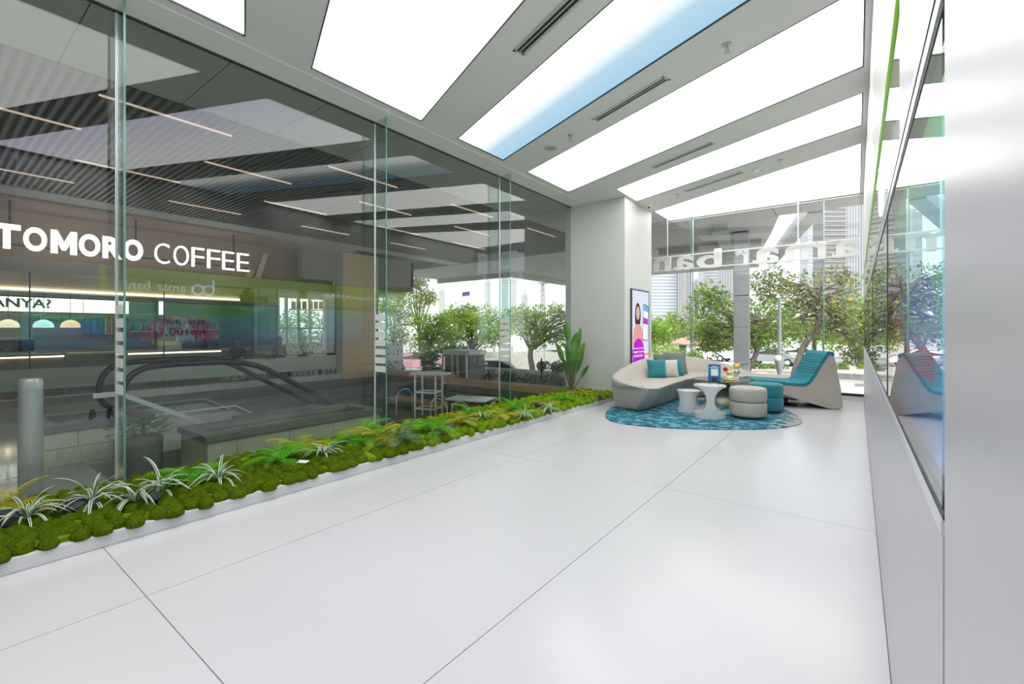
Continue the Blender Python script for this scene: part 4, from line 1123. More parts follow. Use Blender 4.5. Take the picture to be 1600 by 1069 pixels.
B(-19.4, -14.5, -3.5, 12.0, 2.75, 2.86).build('shop_ceiling', offw, shop)
B(-16.9, -16.4, -3.5, 6.6, 2.34, 2.75).build('cove_bulkhead', offw, shop)
B(-16.39, -16.36, -3.5, 6.6, 2.36, 2.40).build('cove_light', emat('cove_led', (1.0, 0.74, 0.44), 6.5), shop)
B(-13.44, -13.38, -3.5, 9.0, SZ - 0.02, SZ).build('cove_light', emat('cove_led_peach', (1.0, 0.62, 0.42), 6.5), shop)
ya, yb = YX(535, FX0), YX(591, FX0)
B(FX0 - 0.3, FX0 + 0.02, ya, yb, SF - 0.05, SZ).build('veneer_panel', M['tan'], shop)
B(FX0 - 0.3, FX0 - 0.02, YX(472, FX0), ya - 0.05, ZX(500, 437, FX0), SZ).build('grey_panel', graybrown, shop)
B(FX0 - 0.15, FX0 - 0.0, YX(526, FX0), ya, SF, SZ).build('door_jamb', graybrown, shop)
B(FX0 - 0.3, FX0 - 0.05, yb, 12.05, ZX(620, 447, FX0), SZ).build('end_beam', graybrown, shop)
# storefront glazing
stY = [-0.6, YX(47, FX0), YX(257, FX0), YX(434, FX0), YX(526, FX0)]
for a, b in zip(stY[:-1], stY[1:]):
    B(FX0 - 0.055, FX0 - 0.045, a + 0.006, b - 0.006, SF + 0.16, 2.62).build('glass_pane', M['shopglass'], shop)
    B(FX0 - 0.06, FX0 - 0.04, b - 0.012, b + 0.012, SF + 0.16, 2.62).build('glazing_bar', M['darkframe'], shop)
B(FX0 - 0.055, FX0 - 0.045, yb, 12.0, SF, ZX(620, 447, FX0)).build('glass_pane', M['shopglass'], shop)
frost = pbr('frosted_band', (0.46, 0.50, 0.43), 0.7)
B(FX0 - 0.043, FX0 - 0.038, -0.6, YX(550, FX0), 0.30, 0.53).build('frosted_band', frost, shop)
dots = pbr('dotted_band', (0.40, 0.44, 0.38), 0.7)
nt = dots.node_tree; b_ = [q for q in nt.nodes if q.type == 'BSDF_PRINCIPLED'][0]
tc = nt.nodes.new('ShaderNodeTexCoord'); vo = nt.nodes.new('ShaderNodeTexVoronoi'); vo.inputs['Scale'].default_value = 14; vo.inputs['Randomness'].default_value = 0.0
rp = nt.nodes.new('ShaderNodeValToRGB'); rp.color_ramp.interpolation = 'CONSTANT'; rp.color_ramp.elements[0].color = (0.06, 0.07, 0.06, 1); rp.color_ramp.elements[1].position = 0.36; rp.color_ramp.elements[1].color = (0.42, 0.46, 0.40, 1)
nt.links.new(tc.outputs['Object'], vo.inputs['Vector']); nt.links.new(vo.outputs['Distance'], rp.inputs[0]); nt.links.new(rp.outputs[0], b_.inputs['Base Color'])
B(FX0 - 0.043, FX0 - 0.038, -0.6, YX(550, FX0), 0.08, 0.297).build('dotted_band', dots, shop)
put_text('lettering', 'TOMORO', (FX0 - 0.036, YX(412, FX0), ZX(420, 562, FX0)), (0, 1, 0), (0, 0, 1), YX(432, FX0) - YX(412, FX0), 0.12, M['ink'], shop, 0.003, 0.03)
# back window of the cafe: white mullions and terrazzo strip
terr = pbr('white_terrazzo', (0.75, 0.77, 0.75), 0.5)
nt = terr.node_tree; b_ = [q for q in nt.nodes if q.type == 'BSDF_PRINCIPLED'][0]
tc = nt.nodes.new('ShaderNodeTexCoord'); vo = nt.nodes.new('ShaderNodeTexVoronoi'); vo.inputs['Scale'].default_value = 7
rp = nt.nodes.new('ShaderNodeValToRGB'); rp.color_ramp.interpolation = 'CONSTANT'; rp.color_ramp.elements[0].color = (0.06, 0.08, 0.08, 1); rp.color_ramp.elements[1].position = 0.30; rp.color_ramp.elements[1].color = (0.78, 0.80, 0.78, 1)
nt.links.new(tc.outputs['Object'], vo.inputs['Vector']); nt.links.new(vo.outputs['Distance'], rp.inputs[0]); nt.links.new(rp.outputs[0], b_.inputs['Base Color'])
cw = tag(B(-19.44, -19.43, bwY0, bwY1, bz0, bz1).build('window_cafe', M['wglass']), 'white framed window at the back of the coffee shop', None, None, 'structure')
for px in (434, 447, 466, 484, 507):
    y = YX(px, -19.4); B(-19.46, -19.34, y - 0.05, y + 0.05, bz0, bz1).build('mullion', M['white'], cw)
zz = ZX(470, 513, -19.4); B(-19.46, -19.34, bwY0, bwY1, zz - 0.04, zz + 0.04).build('transom', M['white'], cw)
B(-19.345, -19.33, bwY0, bwY1 , bz0, ZX(480, 536, -19.4)).build('terrazzo_film', terr, cw)
B(-14.6, -14.5, yb + 0.1, 11.9, SF, ZX(620, 536, -14.5)).build('terrazzo_screen', terr, shop)

# lit shop sign: one letter per part
sgn = thing('coffee_shop_sign', 'glowing white letters hanging over the coffee shop front', 'sign', (-13.6, 0, 0))
def zz_at(px, py): return onX(px, py, -13.6).z
zb_, zt_ = zz_at(387, 425), zz_at(387, 397.5)
lets = [('T', -12, 32), ('O', 36, 73), ('M', 79, 119.5), ('O', 123, 156), ('R', 160, 190), ('O', 192.5, 222.5), ('C', 241, 264), ('O', 271, 294), ('F', 299, 318), ('F', 323.5, 343), ('E', 347, 365), ('E', 370, 388)]
for i, (ch, a, b) in enumerate(lets):
    y0, y1 = onX(a, CY, -13.6).y, onX(b, CY, -13.6).y
    if ch == 'M':
        W_, H_ = y1 - y0, zt_ - zb_; st_ = 0.25
        pl = [(0, 0), (st_, 0), (st_, 0.52), (0.42, 0.16), (0.58, 0.16), (1 - st_, 0.52), (1 - st_, 0), (1, 0), (1, 1), (0.76, 1), (0.5, 0.50), (0.24, 1), (0, 1)]
        q_ = MB(); n_ = len(pl)
        q_.add([(x, y0 + a2 * W_, zb_ + b2 * H_) for x in (0, 0.06) for a2, b2 in pl], [tuple(range(n_)), tuple(range(2*n_-1, n_-1, -1))] + [(k2, (k2+1) % n_, n_+(k2+1) % n_, n_+k2) for k2 in range(n_)])
        q_.build('letter', M['signlit'], sgn)
        continue
    put_text('letter', ch, (0, y0, zb_), (0, 1, 0), (0, 0, 1), y1 - y0, zt_ - zb_, M['signlit'], sgn, 0.06, 0.034 if i < 6 else -0.016)
MB().bar((-0.06, onX(-12, CY, -13.6).y, zb_ + 0.1), (-0.06, onX(388, CY, -13.6).y, zb_ + 0.1), 0.04).build('mounting_rail', M['darkframe'], sgn)
for px in (15, 212, 365):
    y = onX(px, CY, -13.66).y; MB().bar((-0.06, y, zb_ + 0.1), (-0.06, y, SZ - 0.06), 0.03).build('hanger_rod', M['darkframe'], sgn)

# menu lightbox
mbx = thing('menu_lightbox', 'long white menu lightbox with dark lettering above the counter', 'menu board', (-17.0, 0, 0))
y0, y1 = -1.2, YX(201, -17.0); z0, z1 = ZX(100, 488, -17.0), ZX(100, 467, -17.0)
B(-0.1, 0, y0, y1, z0, z1).build('lightbox', M['menu'], mbx)
B(-0.14, -0.02, y0 - 0.02, y1 + 0.02, z0 - 0.05, z0).build('frame', M['darkframe'], mbx); B(-0.14, -0.02, y0 - 0.02, y1 + 0.02, z1, z1 + 0.05).build('frame', M['darkframe'], mbx)
for f_ in (0.34, 0.67): B(0, 0.004, y0, y1, z0 + (z1-z0)*f_ - 0.004, z0 + (z1-z0)*f_ + 0.004).build('divider', M['darkframe'], mbx)
for px in (53, 130): B(0, 0.004, YX(px, -17.0) - 0.008, YX(px, -17.0) + 0.008, z0, z1).build('divider', M['darkframe'], mbx)
put_text('lettering', 'ANYA?', (0.005, YX(-16, -17.0), z0 + 0.09), (0, 1, 0), (0, 0, 1), YX(80, -17.0) - YX(-16, -17.0), (z1 - z0) * 0.68, M['ink'], mbx, 0.01, 0.03)
B(-17.1, -17.02, YX(253, -17.0) - 0.05, YX(253, -17.0) + 0.05, z0, z1 + 0.04).build('light_strip', M['menu'], shop)

# counter, lamps and machines
ct = thing('coffee_counter', 'long coffee counter with a warm light line under its top', 'counter', (-16.0, 0, SF))
B(-0.7, 0, -1.5, YX(100, -16.0), 0, 0.96).build('body', pbr('counter_front', (0.33, 0.25, 0.16), 0.6), ct)
B(-0.75, 0.05, -1.5, YX(100, -16.0), 0.99, 1.03).build('worktop', M['granite2'], ct)
B(-0.02, 0.02, -1.5, YX(100, -16.0), 0.955, 0.985).build('light_line', M['warmled'], ct)
ct2 = thing('back_bar', 'low back bar behind the coffee shop glass, past the long counter', 'counter', (-16.6, 0, SF))
B(-0.6, 0, YX(110, -16.6), YX(390, -16.6), 0, 0.98).build('body', pbr('bar_front', (0.20, 0.24, 0.25), 0.5), ct2)
B(-0.62, 0.04, YX(110, -16.6), YX(390, -16.6), 0.98, 1.02).build('worktop', offw, ct2)
B(-0.01, 0.02, YX(200, -16.6), YX(345, -16.6), 0.93, 0.965).build('light_line', M['warmled'], ct2)
def domeshell(r_):
    mb = MB(); n_ = 24; prof_ = [(1, 0), (0.975, 0.4), (0.75, 0.75), (0.3, 1.0), (0.05, 1.05)]
    rows_ = [(r_*a2, r_*b2) for a2, b2 in prof_] + [(r_*0.94*a2, r_*0.95*b2) for a2, b2 in reversed(prof_)]
    vs_ = [(q_*math.cos(2*math.pi*k/n_), q_*math.sin(2*math.pi*k/n_), z_) for q_, z_ in rows_ for k in range(n_)]
    m2 = len(rows_); mb.add(vs_, [(j2*n_+k, j2*n_+(k+1) % n_, ((j2+1) % m2)*n_+(k+1) % n_, ((j2+1) % m2)*n_+k) for j2 in range(m2) for k in range(n_)])
    return mb
for px, col, lab in ((13, (1.0, 0.86, 0.62), 'cream dome pendant lamp over the coffee counter'), (68, (0.55, 0.95, 0.92), 'aqua dome pendant lamp over the coffee counter'), (110, (1.0, 0.70, 0.40), 'amber dome pendant lamp over the coffee counter')):
    X_ = -16.9; y = YX(px, X_); z = ZX(px, 512, X_)
    t = thing('pendant_lamp', lab, 'lamp', (X_, y, z), 0, 'dome lamps over the counter')
    domeshell(0.20).build('dome_shade', pbr('dome_' + str(px), col, 0.4, emit=col, es=0.9), t, 60)
    MB().tube([(0, 0, 0.2), (0, 0, 2.75 - z)], 0.008, 6).build('cord', M['dark'], t)
    MB().sphere((0, 0, 0.06), 0.05, 12, 8).build('bulb', emat('bulb_%d' % px, col, 22.0), t, 60)
def machine(px, lab, seed):
    X_ = -16.35; y = YX(px, X_)
    t = thing('coffee_machine', lab, 'coffee machine', (X_, y, SF + 1.03), 0, 'machines on the counter')
    B(-0.25, 0.2, -0.32, 0.32, 0.08, 0.36).build('body', M['black'], t, bevel=0.02)
    B(-0.25, 0.25, -0.34, 0.34, 0.0, 0.05).build('drip_tray', M['steel'], t)
    B(-0.2, 0.15, -0.3, 0.3, 0.36, 0.42).build('cup_rail', M['steel'], t)
    for s_ in (-0.15, 0.15): MB().tube([(0.2, s_, 0.16), (0.26, s_, 0.14), (0.34, s_, 0.13)], 0.018, 8).build('portafilter', M['steel'], t, 60)
machine(22, 'dark espresso machine on the long coffee counter', 1)
for px, w, h, mk, lab in ((265, 0.55, 0.5, 'silver', 'grey grinder on the back bar under the light line'), (330, 0.4, 0.62, 'black', 'black brewer at the end of the back bar')):
    X_ = -16.85; y = YX(px, X_)
    t = thing('brewing_equipment', lab, 'coffee machine', (X_, y, SF + 1.02))
    B(-0.15, 0.15, -w/2, w/2, 0, h*0.55).build('body', M[mk], t, bevel=0.02)
    MB().lathe([(0.08, h*0.55), (0.12, h*0.9), (0.12, h)], 16).build('hopper', M['carglass'], t, 40)
# colour panels and shelves on the back wall
def colour_panel(px0, px1, py0, py1, X_, cols, lab):
    y0, y1 = YX(px0, X_), YX(px1, X_); z1, z0 = ZX((px0+px1)/2, py0, X_), ZX((px0+px1)/2, py1, X_)
    t = thing('colour_panel', lab, 'poster', (X_, y0, z0))
    B(-0.03, 0, 0, y1 - y0, 0, z1 - z0).build('backing', M['darkframe'], t)
    n_ = len(cols)
    for i_, c_ in enumerate(cols):
        B(0, 0.004, (y1-y0)*i_/n_ + 0.02, (y1-y0)*(i_+1)/n_ - 0.01, 0.02, z1 - z0 - 0.02).build('colour_field', pbr('board_%d_%d' % (px0, i_), c_, 0.5), t)
colour_panel(132, 161, 498, 522, -18.9, [(0.04, 0.16, 0.42), (0.05, 0.22, 0.50), (0.03, 0.12, 0.34)], 'blue panel on the coffee shop back wall')
colour_panel(163, 176, 494, 524, -18.9, [(0.85, 0.55, 0.03), (0.80, 0.20, 0.03), (0.90, 0.62, 0.05)], 'yellow and orange striped panel beside the blue one')
colour_panel(60, 130, 493, 500, -18.9, [(0.10, 0.40, 0.06), (0.14, 0.48, 0.08)], 'long green strip painted in as a reflection above the counter lamps')  # green strip puts a reflection in the glass into solid colour
colour_panel(404, 430, 482, 548, -18.2, [(0.02, 0.16, 0.22), (0.03, 0.24, 0.28)], 'tall dark teal panel painted in as a display reflection beside the cafe window')  # teal panel paints in the puzzle display as mirrored by the glass
def bottle_shelf(px0, px1, py, X_, n_, lab, seed):
    rr = random.Random(seed); y0, y1 = YX(px0, X_), YX(px1, X_); z = ZX((px0+px1)/2, py, X_)
    t = thing('wall_shelf', lab, 'shelf', (X_, y0, z))
    B(-0.25, 0.0, 0, y1 - y0, -0.04, 0).build('board', M['tan'], t)
    for y in (0.1, y1 - y0 - 0.1): B(-0.25, -0.02, y - 0.015, y + 0.015, -0.18, -0.04).build('bracket', M['darkframe'], t)
    B(-0.27, -0.25, 0, y1 - y0, -0.2, 0.5).build('back_panel', M['granite2'], t)
    for k_ in range(n_):
        h_ = rr.uniform(0.16, 0.34); r_ = rr.uniform(0.035, 0.06)
        b_ = MB().lathe([(r_, 0), (r_, h_*0.6), (r_*0.4, h_*0.8), (r_*0.4, h_)], 12).build('bottle', M[('black', 'timber', 'whiteplain', 'tealprint', 'bronze')[rr.randrange(5)]], None, 40)
        b_.location = (X_ - 0.12, y0 + (k_ + 0.5) * (y1 - y0) / n_, z)
        tag(b_, 'small bottle standing on the ' + lab, 'bottle', 'bottles on the ' + lab)
bottle_shelf(205, 262, 517, -18.9, 9, 'coffee shop wall shelf past the menu lightbox', 1)
bottle_shelf(275, 345, 514, -18.9, 10, 'coffee shop wall shelf above the black brewer', 2)
bottle_shelf(275, 345, 533, -18.9, 9, 'lower coffee shop wall shelf by the black brewer', 3)
# recessed spots above the sign
for px, py in ((67, 349), (269, 376), (348, 386)):
    q = G(px, py, SZ - 0.06)
    t = thing('recessed_spot', 'tiny recessed spot lamp in the taupe ceiling above the sign', 'downlight', q, 0, 'spots above the coffee sign')
    MB().lathe([(0.06, 0), (0.06, -0.012), (0.045, -0.014)], 16).build('trim_ring', M['whiteplain'], t, 40)
    MB().lathe([(0.042, -0.014), (0.042, -0.018)], 16).build('lens', M['spotlens'], t)
# folded tan blades hanging beyond the sign
for i, (p4, lab) in enumerate(((((391, 456), (400, 456), (420, 396), (412, 396)), 'lit tan folded blade under the grey panel of the coffee shop'), (((368, 461), (374, 461), (398, 424), (390, 420)), 'smaller tan folded blade beside the larger one'))):
    q = [onX(a, b, -14.6 - 0.1 * i) for a, b in p4]
    mb = MB(); mb.add([v for v in q] + [v + Vector((-0.25, 0.12, 0)) for v in q], [(0,1,2,3),(7,6,5,4),(0,4,5,1),(1,5,6,2),(2,6,7,3),(3,7,4,0)])
    tag(mb.build('hanging_blade', pbr('pale_tan_%d' % i, (0.80, 0.62, 0.42), 0.5)), lab, 'decor')
# yellow letter rack in the cafe
yr = thing('yellow_letter_rack', 'row of yellow upright letter blocks hanging in the coffee shop', 'sign', (-17.2, 0, 0))
for px in (456, 464, 473, 483, 491, 499):
    y = YX(px, -17.2); B(-0.04, 0.04, y, y + 0.14, ZX(px, 483, -17.2), ZX(px, 471, -17.2)).build('letter_block', M['yellow'], yr, bevel=0.01)
MB().bar((0, YX(452, -17.2), ZX(470, 484, -17.2)), (0, YX(507, -17.2), ZX(470, 484, -17.2)), 0.04).build('rail', M['tan'], yr)
for px in (456, 503): MB().tube([(0, YX(px, -17.2), ZX(470, 484, -17.2)), (0, YX(px, -17.2), 2.75)], 0.01, 6).build('hanger', M['dark'], yr)
# cafe tables and chairs
def cafe_chair(X_, y, rz, lab, mk):
    t = thing('cafe_chair', lab, 'chair', (X_, y, SF), rz, 'coffee shop chairs')
    B(-0.2, 0.2, -0.2, 0.2, 0.44, 0.47).build('seat', M[mk], t, bevel=0.01)
    B(-0.2, 0.2, 0.18, 0.21, 0.55, 0.85).build('backrest', M[mk], t, bevel=0.01)
    for sx in (-1, 1):
        for sy in (-1, 1): MB().tube([(sx*0.2, sy*0.2, 0), (sx*0.17, sy*0.17, 0.85 if sy > 0 else 0.44)], 0.014, 6).build('leg', M['black'], t)
def cafe_table(X_, y, lab):
    t = thing('cafe_table', lab, 'table', (X_, y, SF), 0, 'coffee shop tables')
    MB().lathe([(0.34, 0.72), (0.34, 0.75)], 24).build('top', M['tan'], t, 40)
    MB().tube([(0, 0, 0.02), (0, 0, 0.72)], 0.03, 8).build('post', M['black'], t, 40)
    MB().lathe([(0.22, 0), (0.22, 0.015), (0.04, 0.03)], 20).build('foot', M['black'], t, 40)
for px, X_, j in ((418, -15.15, 0), (455, -15.15, 1), (500, -15.15, 2)):
    y = YX(px, X_)
    cafe_table(X_, y, ('round tan cafe table nearest the back bar', 'round tan cafe table by the seated person', 'round tan cafe table by the brown door jamb')[j])
    cafe_chair(X_ + 0.58, y, R(-90), ('dark cafe chair nearest the back bar', 'dark cafe chair by the seated person', 'dark cafe chair by the brown door jamb')[j], 'black')
    cafe_chair(X_ - (0.80 if j == 1 else 0.62), y, R(90), ('reddish cafe chair nearest the back bar', 'reddish cafe chair by the seated person', 'reddish cafe chair by the brown door jamb')[j], 'timber')

# people
def person(loc, rz, label, seated=False, shirt='navy', trousers='black'):
    V, E, Rr = [], [], []
    def v(p, r, prev=None):
        V.append(p); Rr.append(r)
        if prev is not None: E.append((prev, len(V) - 1))
        return len(V) - 1
    hip = 0.95 if not seated else 0.58
    pel = v((0, 0, hip), 0.135)
    w = v((0, 0.0, hip + 0.18), 0.12, pel); ch = v((0, 0.01, hip + 0.36), 0.145, w); nb = v((0, 0, hip + 0.50), 0.07, ch)
    nk = v((0, -0.01, hip + 0.56), 0.055, nb); h1 = v((0, -0.03, hip + 0.64), 0.085, nk); h2 = v((0, -0.02, hip + 0.74), 0.088, h1); v((0, -0.01, hip + 0.80), 0.055, h2)
    for s_ in (-1, 1):
        sh = v((s_*0.17, 0, hip + 0.45), 0.062, ch)
        el_ = v((s_*0.24, 0.03, hip + 0.20), 0.044, sh)
        wr_ = v((s_*0.20, -0.18, hip + 0.14) if not seated else (s_*0.16, -0.22, hip + 0.20), 0.030, el_)
        pm = v((V[wr_][0], V[wr_][1] - 0.07, V[wr_][2]), 0.034, wr_)
        for f_ in range(4): v((V[pm][0] + (f_ - 1.5) * 0.02, V[pm][1] - 0.08 + abs(f_ - 1.4) * 0.008, V[pm][2] - 0.015), 0.008, pm)
        v((V[wr_][0] - s_*0.045, V[wr_][1] - 0.06, V[wr_][2]), 0.009, wr_)
        hp = v((s_*0.10, 0, hip - 0.06), 0.095, pel)
        if seated:
            kn = v((s_*0.12, -0.42, hip - 0.04), 0.062, hp); an = v((s_*0.12, -0.40, 0.09), 0.042, kn)
        else:
            kn = v((s_*0.11, -0.01, 0.50), 0.062, hp); an = v((s_*0.11, 0.02, 0.09), 0.042, kn)
        v((s_*0.12, V[an][1] - 0.15, 0.04), 0.035, an)
    me = bpy.data.meshes.new('body'); me.from_pydata(V, E, [])
    ob = bpy.data.objects.new('body_tmp', me); COL.objects.link(ob)
    sk = ob.modifiers.new('skin', 'SKIN'); ob.modifiers.new('sub', 'SUBSURF').levels = 1
    for i, sv in enumerate(me.skin_vertices[0].data): sv.radius = (Rr[i], Rr[i]); sv.use_root = (i == 0)
    dg = bpy.context.evaluated_depsgraph_get(); dg.update()
    bm_ = bpy.data.meshes.new_from_object(ob.evaluated_get(dg)); bpy.data.objects.remove(ob)
    bm_.materials.clear()
    for mk in ('skin', shirt, trousers): bm_.materials.append(M[mk])
    for f in bm_.polygons:
        c = f.center; f.use_smooth = True
        if c.z > hip + 0.535: f.material_index = 0
        elif c.y < -0.155 and c.z > hip + 0.08: f.material_index = 0
        elif c.z > hip - 0.02 and not (seated and c.y < -0.16): f.material_index = 1
        else: f.material_index = 2
    t = thing('person', label, 'person', loc, rz)
    link('body', bm_, t)
    hr = MB().sphere((0, 0.012, hip + 0.735), 0.104, 14, 10, 0.95, 1.0, 1.05)
    hr.v = [(x, max(y, -0.055 + (z - hip - 0.72) * -0.5), z) if z < hip + 0.79 else (x, y, z) for x, y, z in hr.v]
    hr.build('hair', M['hair'], t, 60)
    for s_ in (-1, 1):
        MB().sphere((s_*0.032, -0.108, hip + 0.69), 0.008, 8, 6).build('eye', M['black'], t)
        MB().sphere((s_*0.088, -0.02, hip + 0.675), 0.02, 8, 6, 0.5, 1, 1.3).build('ear', M['skin'], t)
    MB().sphere((0, -0.118, hip + 0.665), 0.014, 8, 6, 0.8, 1, 1.5).build('nose', M['skin'], t)
    return t
person((-15.3, YX(371, -15.3), SF), R(60), 'person in dark clothes seated beside the back bar', True)
cafe_chair(-15.3, YX(371, -15.3), R(60), 'dark cafe chair under the person beside the back bar', 'black')
cy_ = YX(455, -15.15)
person((-15.15 - 0.80, cy_, SF), R(90), 'person in dark shirt seated at a cafe table', True)

# ------------------------------------------------------------------ escalator
es = thing('escalator', 'escalator with black handrails descending from the mall walkway', 'escalator', (-8.5, 0, FLZ))
def esc_path(off=0.0):
    pts = [(2.02, 0.20), (1.86, 0.24), (1.74, 0.36), (1.70, 0.55), (1.74, 0.76), (1.86, 0.90), (2.04, 0.96), (2.6, 0.97), (3.1, 0.96), (3.5, 0.86)]
    y, z = 3.5, 0.86
    for _ in range(10): y += 0.4; z -= 0.4 * 0.60; pts.append((y, z))
    return smooth_open([(a, b) for a, b in pts], 1)
for s_ in (-0.62, 0.62):
    P = esc_path()
    MB().tube([(s_, a, b) for a, b in P], 0.045, 10).build('handrail', M['rubber'], es, 60)
    low = []
    mb = MB()
    for a, b in P: low.append((s_, a, b))
    floorline = lambda a: 0.06 if a < 3.1 else 0.06 - (a - 3.1) * 0.60
    # glass balustrade
    up_ = [(a, b) for a, b in P if b > 0.3 or a > 2.5][2:]
    vs = [(s_ - 0.006, a, b - 0.04) for a, b in up_] + [(s_ - 0.006, a, floorline(a) + 0.1) for a, b in up_]
    n_ = len(up_); mb.add(vs, [(i, i+1, n_+i+1, n_+i) for i in range(n_ - 1)])
    mb.add([(s_ + 0.006, y, z) for _, y, z in vs], [(i, i+1, n_+i+1, n_+i) for i in range(n_ - 1)])
    mb.build('glass_balustrade', M['shopglass'], es, fix=False)
    sk_ = MB()
    seg = [1.75, 3.1, 7.3]
    for a, b in zip(seg[:-1], seg[1:]):
        za, zb2 = floorline(a), floorline(b)
        sk_.add([(s_-0.10, a, za-0.5 if a > 3 else 0.0), (s_+0.10, a, za-0.5 if a > 3 else 0.0), (s_+0.10, b, zb2-0.5), (s_-0.10, b, zb2-0.5), (s_-0.10, a, za+0.12), (s_+0.10, a, za+0.12), (s_+0.10, b, zb2+0.12), (s_-0.10, b, zb2+0.12)],
                [(0,3,2,1),(4,5,6,7),(0,1,5,4),(1,2,6,5),(2,3,7,6),(3,0,4,7)])
    sk_.build('skirt_panel', M['steel'], es)
    MB().tube([(s_ + 0.02, a, floorline(a) + 0.2) for a in (1.9, 3.1, 5.0, 7.3)], 0.012, 6).build('trim_line', M['silver'], es)
st_me = B(-0.5, 0.5, 0, 0.40, -0.24, 0.0).mesh('step', M['granite2'])
for k in range(10): link('step', st_me, es, loc=(0, 3.1 + 0.4 * k, 0.03 - 0.24 * k))
B(-0.5, 0.5, 1.7, 3.1, 0.0, 0.03).build('landing_plate', M['steel'], es)

# stair handrail
hr = thing('stair_handrail', 'pale steel handrail sloping down beside the water planters', 'handrail', (-6.66, 0, 0))
ra, rb_, rc_ = onX(187, 615.5, -6.66), onX(400, 690, -6.66), G(145, 619, onX(187, 615.5, -6.66).z)
MB().bar((0, ra.y, ra.z), (0, rb_.y + 0.55, rb_.z - 0.31), 0.05, 0.05).build('sloping_rail', M['silver'], hr)
MB().bar((rc_.x + 6.66, rc_.y, rc_.z), (0, ra.y, ra.z), 0.05, 0.05).build('level_rail', M['silver'], hr)
for u in (0.02, 0.5, 0.98):
    q = ra.lerp(rb_, u); MB().tube([(0, q.y, -0.44), (0, q.y, q.z)], 0.016, 8).build('post', M['silver'], hr)

# steel bollards
def bollard(px, py, r, h, lab):
    q = G(px, py, FLZ); t = thing('steel_bollard', lab, 'bollard', q, 0, 'steel bollards outside the glass')
    MB().lathe([(r*1.15, 0), (r*1.15, 0.02), (r, 0.022), (r, h-0.10)], 28).build('post', M['steel'], t, 40)
    MB().lathe([(r*0.96, h-0.10), (r*0.96, h-0.09), (r, h-0.088), (r, h-0.02), (r*0.9, h)], 28).build('cap', M['steel'], t, 40)
bollard(48, 790, 0.075, 1.05, 'brushed steel bollard standing before the first glass fin')
bollard(-12, 690, 0.06, 1.0, 'steel bollard at the edge of the walkway')

# water planters with cream tiles
def tile_planter(name, lab, x0, x1, y0, y1, z0, z1, water=True):
    t = thing(name, lab, 'planter', (x0, y0, z0), 0, 'tiled water planters')
    W, D, Hh = x1 - x0, y1 - y0, z1 - z0
    c = MB(); 
    c.box(0.01, 0.12, 0.01, D-0.01, 0, Hh-0.07); c.box(W-0.12, W-0.01, 0.01, D-0.01, 0, Hh-0.07); c.box(0.12, W-0.12, 0.01, 0.12, 0, Hh-0.07); c.box(0.12, W-0.12, D-0.12, D-0.01, 0, Hh-0.07)
    c.build('core', M['granite2'], t)
    rows = 2; hh = (Hh - 0.07) / rows
    for r_ in range(rows):
        y = -(0.3 if r_ else 0)
        while y < D:
            a, b = max(0, y), min(D, y + 0.6); y += 0.6
            if b - a > 0.03: B(W-0.01, W+0.004, a+0.003, b-0.003, r_*hh+0.003, (r_+1)*hh-0.003).build('tile', M['cream'], t)
        x = -(0.3 if r_ else 0)
        while x < W:
            a, b = max(0, x), min(W, x + 0.6); x += 0.6
            if b - a > 0.03: B(a+0.003, b-0.003, -0.004, 0.01, r_*hh+0.003, (r_+1)*hh-0.003).build('tile', M['cream'], t)
    cp = MB(); cp.box(-0.03, 0.14, -0.03, D+0.03, Hh-0.07, Hh); cp.box(W-0.14, W+0.03, -0.03, D+0.03, Hh-0.07, Hh); cp.box(0.14, W-0.14, -0.03, 0.14, Hh-0.07, Hh); cp.box(0.14, W-0.14, D-0.14, D+0.03, Hh-0.07, Hh)
    cp.build('dark_coping', M['granite'], t)
    B(0.12, W-0.12, 0.12, D-0.12, Hh-0.2, Hh-0.11).build('water', M['water'], t)
    return t
tA = tile_planter('water_planter', 'square tiled water basin with dark spouts on the walkway', -7.75, -6.80, 0.80, 1.75, FLZ, 0.34)
for y in (0.45, 0.6): MB().tube([(0.70, y, 0.36), (0.72, y, 0.52), (0.80, y, 0.54), (0.86, y, 0.48)], 0.02, 8).build('water_spout', M['black'], tA, 60)
tB = tile_planter('water_planter', 'long tiled water basin just outside the glass wall', -6.45, -5.65, 1.95, 4.2, -0.45, 0.20)
tC = tile_planter('water_planter', 'farther tiled water basin beside the escalator', -7.62, -6.75, 3.0, 4.3, -0.95, 0.05)
# pot with leafy plant between basins
q = G(222, 672, 0.0)
t = thing('potted_shrub', 'leafy yellow green shrub in a dark pot by the basins', 'plant', (-6.3, 1.55, -0.45))
MB().lathe([(0.14, 0), (0.17, 0.1), (0.18, 0.62), (0.15, 0.64)], 20).build('pot', M['granite'], t, 40)
lf = MB(); rr = random.Random(5)
for k in range(160):
    a, e, r_ = rr.uniform(0, 6.28), rr.uniform(0.1, 1.4), rr.uniform(0.08, 0.30)
    c = Vector((math.cos(a)*math.cos(e)*r_, math.sin(a)*math.cos(e)*r_, 0.64 + math.sin(e)*r_*0.8)); d = Vector((math.cos(a), math.sin(a), rr.uniform(-0.3, 0.6))).normalized(); sd = d.cross(Vector((0, 0, 1))).normalized()
    L = rr.uniform(0.06, 0.11); lf.add([c, c + d*L*0.5 + sd*L*0.3, c + d*L, c + d*L*0.5 - sd*L*0.3], [(0, 1, 2, 3)])
lf.build('foliage', M['dfern'], t, fix=False)['kind'] = 'stuff'
MB().tube([(0, 0, 0.55), (0, 0, 0.75)], 0.02, 6).build('stem', M['stem'], t)

